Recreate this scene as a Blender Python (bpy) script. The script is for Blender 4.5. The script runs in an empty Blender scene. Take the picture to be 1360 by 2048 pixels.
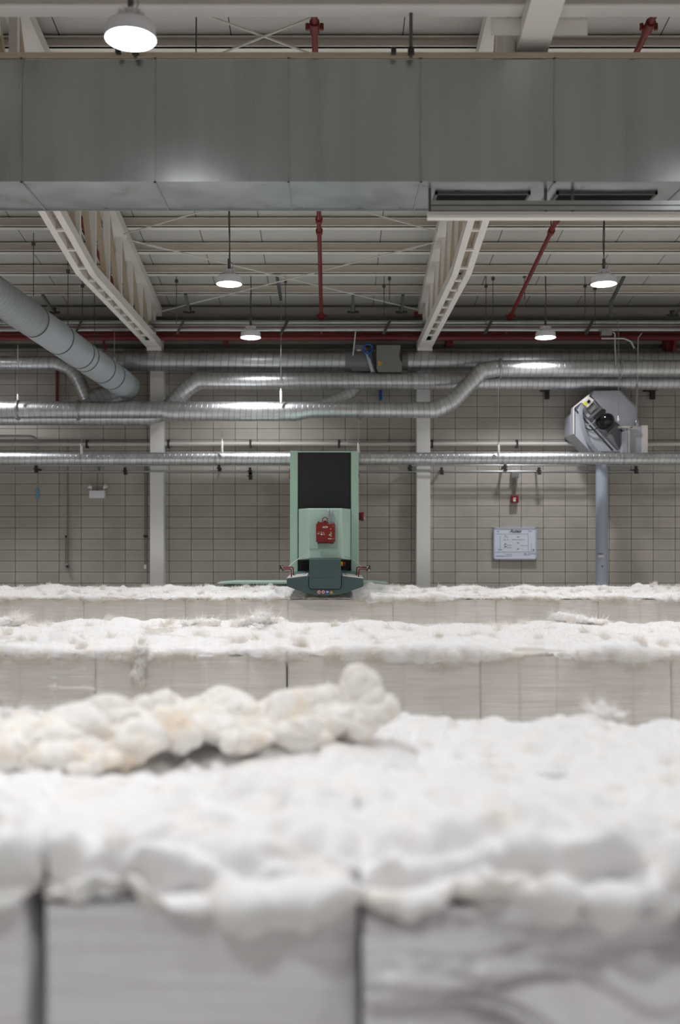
import bpy, math, random
import numpy as np
from mathutils import Vector, Matrix
R = random.Random(7)
RNG = np.random.default_rng(11)
scn = bpy.context.scene
COL = scn.collection
PI = math.pi

# ---------------------------------------------------------------- camera model
F, CX, CY, CZ = 2040.0, 660.0, 1070.0, 1.95
def at(px, py, Y):
    return Vector(((px-CX)*Y/F, Y, CZ+(CY-py)*Y/F))
def sz(px, Y):
    return px*Y/F

# ---------------------------------------------------------------- materials
def lin(c):
    return tuple((v/255/12.92 if v/255 <= .04045 else ((v/255+.055)/1.055)**2.4) for v in c)
MATS = {}
def mat(name, rgb, rough=.6, metal=0.0, spec=.5, emis=None, estr=0, sheen=0, noise=None, bump=None, streak=None):
    m = bpy.data.materials.new(name); m.use_nodes = True
    nt = m.node_tree; b = nt.nodes['Principled BSDF']
    c = lin(rgb)+(1,)
    b.inputs['Base Color'].default_value = c
    b.inputs['Roughness'].default_value = rough
    b.inputs['Metallic'].default_value = metal
    b.inputs['Specular IOR Level'].default_value = spec
    if sheen:
        b.inputs['Sheen Weight'].default_value = sheen
        b.inputs['Sheen Roughness'].default_value = .6
    if emis:
        b.inputs['Emission Color'].default_value = tuple(emis)+(1,)
        b.inputs['Emission Strength'].default_value = estr
    tc = nt.nodes.new('ShaderNodeTexCoord')
    if noise:
        sc, amt = noise[0], noise[1]
        n = nt.nodes.new('ShaderNodeTexNoise'); n.inputs['Scale'].default_value = sc
        n.inputs['Detail'].default_value = 5
        src = tc.outputs['Object']
        if len(noise) > 2:
            mp = nt.nodes.new('ShaderNodeMapping'); mp.inputs['Scale'].default_value = noise[2]
            nt.links.new(src, mp.inputs['Vector']); src = mp.outputs['Vector']
        nt.links.new(src, n.inputs['Vector'])
        mr = nt.nodes.new('ShaderNodeMapRange')
        mr.inputs['From Min'].default_value = .25; mr.inputs['From Max'].default_value = .75
        mr.inputs['To Min'].default_value = 1-amt; mr.inputs['To Max'].default_value = 1+amt
        nt.links.new(n.outputs['Fac'], mr.inputs['Value'])
        vm = nt.nodes.new('ShaderNodeVectorMath'); vm.operation = 'SCALE'
        vm.inputs[0].default_value = c[:3]
        nt.links.new(mr.outputs['Result'], vm.inputs['Scale'])
        nt.links.new(vm.outputs['Vector'], b.inputs['Base Color'])
    if bump:
        n = nt.nodes.new('ShaderNodeTexNoise'); n.inputs['Scale'].default_value = bump[0]
        n.inputs['Detail'].default_value = 6
        src = tc.outputs['Object']
        if len(bump) > 3:
            mp = nt.nodes.new('ShaderNodeMapping'); mp.inputs['Scale'].default_value = bump[3]
            nt.links.new(src, mp.inputs['Vector']); src = mp.outputs['Vector']
        nt.links.new(src, n.inputs['Vector'])
        bp = nt.nodes.new('ShaderNodeBump'); bp.inputs['Strength'].default_value = bump[1]
        bp.inputs['Distance'].default_value = bump[2]
        nt.links.new(n.outputs['Fac'], bp.inputs['Height'])
        nt.links.new(bp.outputs['Normal'], b.inputs['Normal'])
    MATS[name] = m
    return m

def N(nt, t, **kw):
    n = nt.nodes.new(t)
    for k, v in kw.items(): setattr(n, k, v)
    return n
def M_(nt, op, a, b=None):
    n = nt.nodes.new('ShaderNodeMath'); n.operation = op
    for i, v in enumerate((a, b)):
        if v is None: continue
        if isinstance(v, (int, float)): n.inputs[i].default_value = v
        else: nt.links.new(v, n.inputs[i])
    return n.outputs[0]

# cotton ---------------------------------------------------------------
def cotton(name, rgb, warm, bscale, bstr, tan=.5):
    m = bpy.data.materials.new(name); m.use_nodes = True
    nt = m.node_tree; b = nt.nodes['Principled BSDF']
    tc = N(nt, 'ShaderNodeTexCoord')
    n = N(nt, 'ShaderNodeTexNoise'); n.inputs['Scale'].default_value = 7; n.inputs['Detail'].default_value = 4
    nt.links.new(tc.outputs['Object'], n.inputs['Vector'])
    cr = N(nt, 'ShaderNodeValToRGB')
    cr.color_ramp.elements[0].position = .52; cr.color_ramp.elements[0].color = lin(rgb)+(1,)
    cr.color_ramp.elements[1].position = .52+.3/tan*.5; cr.color_ramp.elements[1].color = lin(warm)+(1,)  # warm end stands in for tan light scattered in cotton crevices
    nt.links.new(n.outputs['Fac'], cr.inputs['Fac'])
    nt.links.new(cr.outputs['Color'], b.inputs['Base Color'])
    b.inputs['Roughness'].default_value = 1
    b.inputs['Specular IOR Level'].default_value = .05
    b.inputs['Sheen Weight'].default_value = .25
    b.inputs['Sheen Roughness'].default_value = .7
    n2 = N(nt, 'ShaderNodeTexNoise'); n2.inputs['Scale'].default_value = bscale; n2.inputs['Detail'].default_value = 8
    n2.inputs['Roughness'].default_value = .65; n2.inputs['Distortion'].default_value = 1.2
    nt.links.new(tc.outputs['Object'], n2.inputs['Vector'])
    bp = N(nt, 'ShaderNodeBump'); bp.inputs['Strength'].default_value = bstr; bp.inputs['Distance'].default_value = .02
    nt.links.new(n2.outputs['Fac'], bp.inputs['Height'])
    nt.links.new(bp.outputs['Normal'], b.inputs['Normal'])
    MATS[name] = m
cotton('cotton_fluff', (250, 248, 247), (248, 236, 222), 28, .35)
cotton('cotton_tuft', (250, 246, 240), (246, 227, 204), 22, .3, .75)
m = bpy.data.materials.new('cotton_wisp'); m.use_nodes = True
nt = m.node_tree; nt.nodes.remove(nt.nodes['Principled BSDF'])
di = N(nt, 'ShaderNodeBsdfDiffuse'); tr = N(nt, 'ShaderNodeBsdfTranslucent'); mi = N(nt, 'ShaderNodeMixShader'); mi.inputs[0].default_value = .5
nz = N(nt, 'ShaderNodeTexNoise'); nz.inputs['Scale'].default_value = 9
cr = N(nt, 'ShaderNodeValToRGB'); cr.color_ramp.elements[0].color = lin((252, 250, 248))+(1,); cr.color_ramp.elements[1].color = lin((250, 243, 234))+(1,)
nt.links.new(nz.outputs['Fac'], cr.inputs['Fac'])
for q in (di, tr): nt.links.new(cr.outputs['Color'], q.inputs['Color'])
nt.links.new(di.outputs[0], mi.inputs[1]); nt.links.new(tr.outputs[0], mi.inputs[2]); nt.links.new(mi.outputs[0], nt.nodes['Material Output'].inputs['Surface'])
MATS['cotton_wisp'] = m
# compressed face: horizontal layering
def bale_face(name, rgb, rgb2):
    m = bpy.data.materials.new(name); m.use_nodes = True
    nt = m.node_tree; b = nt.nodes['Principled BSDF']
    tc = N(nt, 'ShaderNodeTexCoord')
    mp = N(nt, 'ShaderNodeMapping'); mp.inputs['Scale'].default_value = (1.2, 1.2, 42)
    nt.links.new(tc.outputs['Object'], mp.inputs['Vector'])
    n = N(nt, 'ShaderNodeTexNoise'); n.inputs['Scale'].default_value = 1.6; n.inputs['Detail'].default_value = 6
    n.inputs['Distortion'].default_value = .6
    nt.links.new(mp.outputs['Vector'], n.inputs['Vector'])
    cr = N(nt, 'ShaderNodeValToRGB')
    cr.color_ramp.elements[0].position = .32; cr.color_ramp.elements[0].color = lin(rgb2)+(1,)
    cr.color_ramp.elements[1].position = .62; cr.color_ramp.elements[1].color = lin(rgb)+(1,)
    nt.links.new(n.outputs['Fac'], cr.inputs['Fac'])
    nt.links.new(cr.outputs['Color'], b.inputs['Base Color'])
    b.inputs['Roughness'].default_value = 1
    b.inputs['Specular IOR Level'].default_value = .05
    b.inputs['Sheen Weight'].default_value = .15
    bp = N(nt, 'ShaderNodeBump'); bp.inputs['Strength'].default_value = .5; bp.inputs['Distance'].default_value = .012
    nt.links.new(n.outputs['Fac'], bp.inputs['Height'])
    nt.links.new(bp.outputs['Normal'], b.inputs['Normal'])
    MATS[name] = m
bale_face('bale_face', (243, 237, 230), (228, 221, 212))
bale_face('bale_face_cool', (237, 234, 236), (222, 218, 220))

# block wall
def block_wall():
    m = bpy.data.materials.new('block_wall'); m.use_nodes = True
    nt = m.node_tree; b = nt.nodes['Principled BSDF']
    tc = N(nt, 'ShaderNodeTexCoord')
    sx = N(nt, 'ShaderNodeSeparateXYZ'); nt.links.new(tc.outputs['Object'], sx.inputs[0])
    x = M_(nt, 'DIVIDE', M_(nt, 'ADD', sx.outputs[0], 40+.022), .399)
    z = M_(nt, 'DIVIDE', M_(nt, 'ADD', sx.outputs[2], 40-.078), .2)
    fx, fz = M_(nt, 'FRACT', x), M_(nt, 'FRACT', z)
    dx = M_(nt, 'MULTIPLY', M_(nt, 'MINIMUM', fx, M_(nt, 'SUBTRACT', 1, fx)), .399)
    dz = M_(nt, 'MULTIPLY', M_(nt, 'MINIMUM', fz, M_(nt, 'SUBTRACT', 1, fz)), .2)
    # fine per-course variation of vertical joints: some joints are flush (painted over)
    cell = N(nt, 'ShaderNodeCombineXYZ')
    nt.links.new(M_(nt, 'FLOOR', x), cell.inputs[0]); nt.links.new(M_(nt, 'FLOOR', z), cell.inputs[1])
    wn = N(nt, 'ShaderNodeTexWhiteNoise'); nt.links.new(cell.outputs[0], wn.inputs['Vector'])
    d = M_(nt, 'MINIMUM', dx, dz)
    mr = N(nt, 'ShaderNodeMapRange'); mr.inputs['From Min'].default_value = .003; mr.inputs['From Max'].default_value = .008
    nt.links.new(d, mr.inputs['Value'])
    halo = N(nt, 'ShaderNodeMapRange'); halo.inputs['From Min'].default_value = .008; halo.inputs['From Max'].default_value = .05
    halo.inputs['To Min'].default_value = 1.10; halo.inputs['To Max'].default_value = 1.0
    nt.links.new(d, halo.inputs['Value'])
    n1 = N(nt, 'ShaderNodeTexNoise'); n1.inputs['Scale'].default_value = 2.2; n1.inputs['Detail'].default_value = 7
    nt.links.new(tc.outputs['Object'], n1.inputs['Vector'])
    k = M_(nt, 'ADD', M_(nt, 'MULTIPLY', wn.outputs['Value'], .12), M_(nt, 'MULTIPLY', n1.outputs['Fac'], .45))
    k = M_(nt, 'MULTIPLY', M_(nt, 'ADD', k, .70), halo.outputs[0])
    base = N(nt, 'ShaderNodeVectorMath', operation='SCALE'); base.inputs[0].default_value = lin((184, 177, 168))
    nt.links.new(k, base.inputs['Scale'])
    mx = N(nt, 'ShaderNodeMix', data_type='RGBA')
    nt.links.new(mr.outputs[0], mx.inputs['Factor'])
    mx.inputs['A'].default_value = lin((116, 110, 102))+(1,)
    nt.links.new(base.outputs[0], mx.inputs['B'])
    nt.links.new(mx.outputs['Result'], b.inputs['Base Color'])
    b.inputs['Roughness'].default_value = .85
    n2 = N(nt, 'ShaderNodeTexNoise'); n2.inputs['Scale'].default_value = 60; n2.inputs['Detail'].default_value = 3
    nt.links.new(tc.outputs['Object'], n2.inputs['Vector'])
    h = M_(nt, 'ADD', M_(nt, 'MULTIPLY', mr.outputs[0], 1.0), M_(nt, 'MULTIPLY', n2.outputs['Fac'], .3))
    bp = N(nt, 'ShaderNodeBump'); bp.inputs['Strength'].default_value = .8; bp.inputs['Distance'].default_value = .006
    nt.links.new(h, bp.inputs['Height']); nt.links.new(bp.outputs['Normal'], b.inputs['Normal'])
    MATS['block_wall'] = m
block_wall()

# roof deck: metal panels with seams running down the slope
def deck():
    m = bpy.data.materials.new('roof_deck'); m.use_nodes = True
    nt = m.node_tree; b = nt.nodes['Principled BSDF']
    tc = N(nt, 'ShaderNodeTexCoord')
    sx = N(nt, 'ShaderNodeSeparateXYZ'); nt.links.new(tc.outputs['Object'], sx.inputs[0])
    fx = M_(nt, 'FRACT', M_(nt, 'DIVIDE', M_(nt, 'ADD', sx.outputs[0], 46.14), .92))
    d = M_(nt, 'MINIMUM', fx, M_(nt, 'SUBTRACT', 1, fx))
    mr = N(nt, 'ShaderNodeMapRange'); mr.inputs['From Min'].default_value = .004; mr.inputs['From Max'].default_value = .009
    nt.links.new(d, mr.inputs['Value'])
    mx = N(nt, 'ShaderNodeMix', data_type='RGBA'); nt.links.new(mr.outputs[0], mx.inputs['Factor'])
    mx.inputs['A'].default_value = lin((70, 68, 64))+(1,)
    mx.inputs['B'].default_value = lin((206, 204, 199))+(1,)
    nt.links.new(mx.outputs['Result'], b.inputs['Base Color'])
    b.inputs['Roughness'].default_value = .6
    MATS['roof_deck'] = m
deck()

# spiral galvanised duct, uses UV: u = metres along, v = turn
def spiral(name, rgb, pitch, rough, metal=.95, dark=.45, bumpd=.004, vary=.25):
    m = bpy.data.materials.new(name); m.use_nodes = True
    nt = m.node_tree; b = nt.nodes['Principled BSDF']
    uv = N(nt, 'ShaderNodeUVMap')
    sx = N(nt, 'ShaderNodeSeparateXYZ'); nt.links.new(uv.outputs['UV'], sx.inputs[0])
    t = M_(nt, 'ADD', M_(nt, 'DIVIDE', sx.outputs[0], pitch), sx.outputs[1])
    fr = M_(nt, 'FRACT', t)
    d = M_(nt, 'MINIMUM', fr, M_(nt, 'SUBTRACT', 1, fr))
    mr = N(nt, 'ShaderNodeMapRange'); mr.inputs['From Min'].default_value = .03; mr.inputs['From Max'].default_value = .07
    nt.links.new(d, mr.inputs['Value'])
    rib = M_(nt, 'SINE', M_(nt, 'MULTIPLY', t, 2*PI*4))
    # per-turn tone
    wn = N(nt, 'ShaderNodeTexWhiteNoise', noise_dimensions='1D'); nt.links.new(M_(nt, 'FLOOR', t), wn.inputs['W'])
    n = N(nt, 'ShaderNodeTexNoise'); n.inputs['Scale'].default_value = 9; n.inputs['Detail'].default_value = 4
    tc = N(nt, 'ShaderNodeTexCoord'); nt.links.new(tc.outputs['Object'], n.inputs['Vector'])
    k = M_(nt, 'ADD', M_(nt, 'MULTIPLY', wn.outputs['Value'], vary*.6), M_(nt, 'MULTIPLY', n.outputs['Fac'], vary))
    k = M_(nt, 'ADD', k, 1-vary*.8)
    k = M_(nt, 'MULTIPLY', k, M_(nt, 'ADD', M_(nt, 'MULTIPLY', mr.outputs[0], 1-dark), dark))
    sc = N(nt, 'ShaderNodeVectorMath', operation='SCALE'); sc.inputs[0].default_value = lin(rgb)
    nt.links.new(k, sc.inputs['Scale'])
    nt.links.new(sc.outputs[0], b.inputs['Base Color'])
    b.inputs['Metallic'].default_value = metal
    r = M_(nt, 'ADD', M_(nt, 'MULTIPLY', n.outputs['Fac'], .12), rough-.06)
    nt.links.new(r, b.inputs['Roughness'])
    h = M_(nt, 'ADD', mr.outputs[0], M_(nt, 'MULTIPLY', rib, .06))
    bp = N(nt, 'ShaderNodeBump'); bp.inputs['Strength'].default_value = .7; bp.inputs['Distance'].default_value = bumpd
    nt.links.new(h, bp.inputs['Height']); nt.links.new(bp.outputs['Normal'], b.inputs['Normal'])
    MATS[name] = m
spiral('spiral_steel', (205, 206, 208), .095, .40, dark=.62, bumpd=.0022)
spiral('spiral_dull', (178, 180, 182), .13, .42, dark=.6, bumpd=.003)
spiral('flex_duct', (176, 181, 184), .035, .5, .3, .7, .008, .1)

# rectangular duct sheet metal
def sheet():
    m = bpy.data.materials.new('duct_sheet'); m.use_nodes = True
    nt = m.node_tree; b = nt.nodes['Principled BSDF']
    tc = N(nt, 'ShaderNodeTexCoord')
    mp = N(nt, 'ShaderNodeMapping'); mp.inputs['Scale'].default_value = (4.5, 4.5, .35)
    nt.links.new(tc.outputs['Object'], mp.inputs['Vector'])
    n = N(nt, 'ShaderNodeTexNoise'); n.inputs['Scale'].default_value = 1; n.inputs['Detail'].default_value = 1.5
    nt.links.new(mp.outputs[0], n.inputs['Vector'])
    n2 = N(nt, 'ShaderNodeTexNoise'); n2.inputs['Scale'].default_value = 1.3; n2.inputs['Detail'].default_value = 2
    nt.links.new(tc.outputs['Object'], n2.inputs['Vector'])
    k = M_(nt, 'ADD', M_(nt, 'MULTIPLY', n.outputs['Fac'], .42), .76)
    sc = N(nt, 'ShaderNodeVectorMath', operation='SCALE'); sc.inputs[0].default_value = lin((184, 187, 189))
    nt.links.new(k, sc.inputs['Scale']); nt.links.new(sc.outputs[0], b.inputs['Base Color'])
    b.inputs['Metallic'].default_value = .8
    nt.links.new(M_(nt, 'ADD', M_(nt, 'MULTIPLY', n.outputs['Fac'], .16), .22), b.inputs['Roughness'])
    bp = N(nt, 'ShaderNodeBump'); bp.inputs['Strength'].default_value = .35; bp.inputs['Distance'].default_value = .02
    nt.links.new(n2.outputs['Fac'], bp.inputs['Height']); nt.links.new(bp.outputs['Normal'], b.inputs['Normal'])
    MATS['duct_sheet'] = m
sheet()

mat('floor_concrete', (205, 203, 198), .5, noise=(.6, .12))
mat('plaster', (236, 233, 228), .8, noise=(1, .06))
mat('upper_panel', (180, 174, 166), .7, noise=(.7, .08))
mat('white_steel', (236, 230, 225), .5, noise=(1.5, .05))
mat('cream_and_shade_steel', (186, 168, 146), .55, noise=(2, .08))  # cream paint; on the truss diagonals its darker tone stands in for shade
mat('column_paint', (248, 245, 244), .5, noise=(1.5, .04))
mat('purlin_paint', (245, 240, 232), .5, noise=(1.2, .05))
mat('purlin_web_shade', (240, 232, 220), .5, noise=(1.2, .05))  # creamier copy of the flange paint, the web's dimmer light put into colour
mat('red_pipe', (118, 40, 38), .4, noise=(4, .1))
mat('red_box', (126, 32, 28), .35, noise=(5, .04))
mat('galv', (175, 178, 178), .35, metal=.85, noise=(5, .1))
mat('galv_mid', (132, 132, 128), .5, metal=.3, noise=(5, .1))
mat('galv_dark', (100, 102, 100), .45, metal=.7, noise=(5, .15))
mat('dark_iron', (48, 46, 44), .6, noise=(6, .15))
mat('rod', (92, 90, 86), .5, metal=.4, noise=(3, .1))
mat('white_rod', (215, 212, 205), .5, noise=(3, .05))
mat('white_plastic', (245, 245, 250), .4, noise=(3, .03))
mat('smooth_duct', (184, 190, 196), .38, metal=.15, noise=(2, .06))
mat('fan_grey', (190, 193, 203), .45, metal=.1, noise=(2, .05))
mat('fan_dark', (118, 118, 120), .5, metal=.1, noise=(2, .08))
mat('black_gloss', (14, 15, 20), .12, noise=(2, .05))
mat('black_rubber', (30, 30, 32), .6, noise=(3, .1))
mat('grey_cable', (158, 162, 170), .5, noise=(3, .05))
mat('cabinet_grey', (130, 129, 124), .5, noise=(2, .04))
mat('machine_green', (187, 216, 201), .38, noise=(1.5, .03))
mat('machine_green_panel', (176, 202, 188), .42, noise=(1.5, .03))
mat('machine_teal', (70, 92, 92), .4, noise=(1.5, .05))
mat('curtain_black', (36, 37, 41), .45, noise=(2, .06))
mat('plate_grey', (205, 200, 198), .4, noise=(3, .05))
mat('blue_pipe', (176, 186, 202), .4, noise=(2, .04))
mat('blue_hose', (20, 90, 180), .4, noise=(5, .05))
mat('blue_plastic', (110, 165, 190), .4, noise=(5, .05))
mat('sign_blue', (0, 98, 190), .4, noise=(5, .02))
mat('sign_yellow', (235, 180, 10), .4, noise=(5, .02))
mat('label_yellow', (225, 225, 20), .4, noise=(5, .02))
mat('sign_white', (235, 225, 222), .4, noise=(5, .02))
mat('sign_red', (200, 60, 60), .4, noise=(5, .02))
mat('ink', (70, 74, 90), .6, noise=(5, .02))
mat('ink_pale', (135, 142, 158), .6, noise=(5, .02))
mat('board_white', (228, 235, 248), .35, noise=(2, .02))
mat('board_frame', (196, 196, 220), .4, noise=(2, .02))
mat('orange_lamp', (200, 95, 30), .3, noise=(5, .05))
mat('brass', (190, 180, 150), .3, metal=.8, noise=(5, .05))
mat('lamp_shell', (236, 236, 240), .35, noise=(3, .03))
mat('led_green', (80, 200, 120), .4, emis=(.2, 1, .4), estr=.25)
LAMP_E = 12
mat('lamp_glass', (255, 255, 255), .3, emis=(.97, .98, 1), estr=LAMP_E)
mat('vent_black', (22, 22, 20), .7, noise=(3, .1))

# ---------------------------------------------------------------- mesh builder
class MB:
    def __init__(s): s.v = []; s.f = []; s.uv = []; s.has_uv = False
    def add(s, vs, fs, uvs=None):
        o = len(s.v); s.v += [tuple(p) for p in vs]
        for i, f in enumerate(fs):
            s.f.append([o+k for k in f]); s.uv.append(uvs[i] if uvs else [(0, 0)]*len(f))
        if uvs: s.has_uv = True
        return s
    def box(s, a, b):
        x0, x1 = sorted((a[0], b[0])); y0, y1 = sorted((a[1], b[1])); z0, z1 = sorted((a[2], b[2]))
        vs = [(x0,y0,z0),(x1,y0,z0),(x1,y1,z0),(x0,y1,z0),(x0,y0,z1),(x1,y0,z1),(x1,y1,z1),(x0,y1,z1)]
        return s.add(vs, [(0,3,2,1),(4,5,6,7),(0,1,5,4),(1,2,6,5),(2,3,7,6),(3,0,4,7)])
    def cbox(s, c, d):
        return s.box([c[i]-d[i]/2 for i in range(3)], [c[i]+d[i]/2 for i in range(3)])
    def bar(s, p, q, w, h, up=(0, 0, 1)):
        p, q = Vector(p), Vector(q); d = (q-p).normalized(); u = Vector(up)
        if abs(d.dot(u)) > .98: u = Vector((0, 1, 0))
        sd = d.cross(u).normalized(); u = sd.cross(d).normalized()
        vs = []
        for e in (p, q):
            for a, b in ((-1,-1),(1,-1),(1,1),(-1,1)): vs.append(e+sd*a*w/2+u*b*h/2)
        return s.add(vs, [(0,1,2,3),(7,6,5,4),(0,4,5,1),(1,5,6,2),(2,6,7,3),(3,7,4,0)])
    def prism(s, poly, y0, y1, axis='y'):
        # poly: list of (x,z), counter-clockwise seen from the front
        n = len(poly); vs = [(x, y0, z) for x, z in poly]+[(x, y1, z) for x, z in poly]
        fs = [tuple(range(n)), tuple(reversed(range(n, 2*n)))]
        for i in range(n): fs.append((i, i+n, (i+1) % n+n, (i+1) % n))
        return s.add(vs, fs)
    def loft(s, A, B):
        n = len(A); fs = [tuple(range(n)), tuple(reversed(range(n, 2*n)))]
        for i in range(n): fs.append((i, i+n, (i+1) % n+n, (i+1) % n))
        return s.add(list(A)+list(B), fs)
    def tube(s, pts, rad, seg=16, caps=True):
        pts = [Vector(p) for p in pts]; n = len(pts)
        rr = rad if isinstance(rad, (list, tuple)) else [rad]*n
        T = []
        for i in range(n):
            a = (pts[i]-pts[i-1]).normalized() if i else None
            b = (pts[i+1]-pts[i]).normalized() if i < n-1 else None
            T.append((a, b))
        d0 = T[0][1]; u = Vector((0, 0, 1)) if abs(d0.z) < .9 else Vector((0, 1, 0))
        u = (u-d0*u.dot(d0)).normalized()
        rings = []; L = 0; Ls = []
        pd = d0
        for i in range(n):
            a, b = T[i]
            if i: L += (pts[i]-pts[i-1]).length
            Ls.append(L)
            d = b if a is None else a
            if i and a is not None:
                q = pd.rotation_difference(a); u = q @ u; pd = a
            w = d.cross(u).normalized()
            if a is not None and b is not None:
                m = (a+b).normalized()
            else: m = d
            ring = []
            for k in range(seg):
                th = 2*PI*k/seg
                off = (u*math.cos(th)+w*math.sin(th))*rr[i]
                # mitre: slide along d so point lies in plane normal to m
                den = d.dot(m)
                tt = -off.dot(m)/den if den > .3 else 0
                ring.append(pts[i]+off+d*tt)
            rings.append(ring)
        vs = [p for r in rings for p in r]; fs = []; uv = []
        for i in range(n-1):
            for k in range(seg):
                k2 = (k+1) % seg
                fs.append((i*seg+k, i*seg+k2, (i+1)*seg+k2, (i+1)*seg+k))
                v0, v1 = k/seg, (k+1)/seg
                uv.append([(Ls[i], v0), (Ls[i], v1), (Ls[i+1], v1), (Ls[i+1], v0)])
        if caps:
            fs.append(tuple(reversed(range(seg)))); uv.append([(0, 0)]*seg)
            fs.append(tuple((n-1)*seg+k for k in range(seg))); uv.append([(0, 0)]*seg)
        return s.add(vs, fs, uv)
    def lathe(s, c, prof, seg=28, axis='z'):
        vs = []; fs = []
        for r, h in prof:
            for k in range(seg):
                t = 2*PI*k/seg
                if axis == 'z': vs.append((c[0]+r*math.cos(t), c[1]+r*math.sin(t), c[2]+h))
                elif axis == 'y': vs.append((c[0]+r*math.cos(t), c[1]+h, c[2]+r*math.sin(t)))
                else: vs.append((c[0]+h, c[1]+r*math.cos(t), c[2]+r*math.sin(t)))
        for i in range(len(prof)-1):
            for k in range(seg):
                k2 = (k+1) % seg
                fs.append((i*seg+k, i*seg+k2, (i+1)*seg+k2, (i+1)*seg+k))
        fs.append(tuple(reversed(range(seg)))); fs.append(tuple((len(prof)-1)*seg+k for k in range(seg)))
        return s.add(vs, fs)
    def build(s, name, m, parent=None, smooth=False, bevel=0, autos=None):
        me = bpy.data.meshes.new(name)
        V = np.array(s.v, dtype=float)
        if parent is None:
            org = Vector(((V[:,0].min()+V[:,0].max())/2, (V[:,1].min()+V[:,1].max())/2, V[:,2].min()))
        else:
            org = parent.get('_org_v') or world_loc(parent)
            org = Vector(org)
        V = V-np.array(org)
        me.from_pydata(V.tolist(), [], s.f)
        if s.has_uv:
            l = me.uv_layers.new(name='UVMap'); flat = [c for f in s.uv for p in f for c in p]
            l.data.foreach_set('uv', flat)
        me.materials.append(MATS[m] if isinstance(m, str) else m)
        me.update()
        o = bpy.data.objects.new(name, me); COL.objects.link(o)
        if parent: o.parent = parent
        else: o.location = org
        if smooth:
            me.polygons.foreach_set('use_smooth', [True]*len(me.polygons))
            try: me.set_sharp_from_angle(angle=math.radians(40))
            except Exception: pass
        if bevel:
            bm = o.modifiers.new('bevel', 'BEVEL'); bm.width = bevel; bm.segments = 2; bm.limit_method = 'ANGLE'
        return o
def world_loc(o):
    v = Vector(o.location); p = o.parent
    while p: v += Vector(p.location); p = p.parent
    return v
def tag(o, label=None, cat=None, group=None, kind=None):
    if label: o['label'] = label
    if cat: o['category'] = cat
    if group: o['group'] = group
    if kind: o['kind'] = kind
    return o
def thing(name, label, cat, loc, group=None):
    o = bpy.data.objects.new(name, None); COL.objects.link(o); o.location = Vector(loc)
    o.empty_display_size = .1
    return tag(o, label, cat, group)
def copy_tree(o, parent=None):
    c = o.copy(); COL.objects.link(c)
    c.parent = parent
    for ch in [x for x in bpy.data.objects if x.parent == o]: copy_tree(ch, c)
    return c
def text(name, s, loc, size, m, parent, rot=(PI/2, 0, 0), shear=0, off=.0):
    cu = bpy.data.curves.new(name, 'FONT'); cu.body = s; cu.size = size; cu.shear = shear
    cu.align_x = 'CENTER'; cu.align_y = 'CENTER'; cu.extrude = .001; cu.offset = off
    o = bpy.data.objects.new(name, cu); COL.objects.link(o)
    dg = bpy.context.evaluated_depsgraph_get()
    me = bpy.data.meshes.new_from_object(o.evaluated_get(dg))
    bpy.data.objects.remove(o)
    me.materials.clear(); me.materials.append(MATS[m])
    o = bpy.data.objects.new(name, me); COL.objects.link(o)
    o.parent = parent; o.location = Vector(loc)-world_loc(parent); o.rotation_euler = rot
    return o

# ---------------------------------------------------------------- numpy noise
_p = RNG.permutation(256); _p = np.concatenate([_p, _p, _p])
_g = RNG.normal(size=(256, 3)); _g /= np.linalg.norm(_g, axis=1, keepdims=True)
def pn(P):
    P = np.asarray(P); I = np.floor(P).astype(int); Fr = P-I; I &= 255
    u = Fr*Fr*Fr*(Fr*(Fr*6-15)+10)
    out = 0
    for dx in (0, 1):
        for dy in (0, 1):
            for dz in (0, 1):
                h = _p[_p[_p[(I[:,0]+dx) & 255]+((I[:,1]+dy) & 255)]+((I[:,2]+dz) & 255)]
                g = _g[h]; d = Fr-np.array([dx, dy, dz])
                w = (u[:,0] if dx else 1-u[:,0])*(u[:,1] if dy else 1-u[:,1])*(u[:,2] if dz else 1-u[:,2])
                out = out+w*(g*d).sum(1)
    return out*1.5
def billow(P, sc, octv=3, gain=.5):
    a = 1; o = 0; t = 0
    for i in range(octv):
        o = o+a*np.abs(pn(P*sc+17.3*i)); t += a; a *= gain; sc *= 2.1
    return o/t
def fbm(P, sc, octv=3, gain=.5):
    a = 1; o = 0
    for i in range(octv):
        o = o+a*pn(P*sc+5.7*i); a *= gain; sc *= 2.03
    return o

# ================================================================= SETTING
WY = 18.5
EAVE = 6.88
def zroof(Y): return CZ+EAVE-.157*Y           # underside of purlins
def struct(o): o['kind'] = 'structure'; return o
ob = MB().box((-14, -12, -.2), (14, WY+.3, 0)).build('floor', 'floor_concrete'); struct(ob)
ob = MB().box((-14, WY, 0), (14, WY+.25, 5.36)).build('wall_far', 'block_wall')
ob.data.transform(Matrix.Translation(ob.location)); ob.location = (0, 0, 0); struct(ob)
m = MB(); m.box((-14, WY-.02, 5.36), (14, WY+.25, 6.6)); ob = m.build('wall_far_upper', 'upper_panel'); struct(ob)
m = MB(); m.box((-14, WY-.12, 5.84), (14, WY-.02, 5.88)).box((-14, WY-.05, 6.08), (14, WY-.02, 6.10))
m.box((-14, WY-.06, 5.33), (14, WY, 5.40)); ob = m.build('trim_1', 'galv_dark'); struct(ob)
ob = MB().box((-14.2, -12, 0), (-14, WY+.25, 10)).build('wall_left', 'plaster'); struct(ob)
ob = MB().box((14, -12, 0), (14.2, WY+.25, 10)).build('wall_right', 'plaster'); struct(ob)
ob = MB().box((-14.2, -12.2, 0), (14.2, -12, 10)).build('wall_back', 'plaster'); struct(ob)
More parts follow.
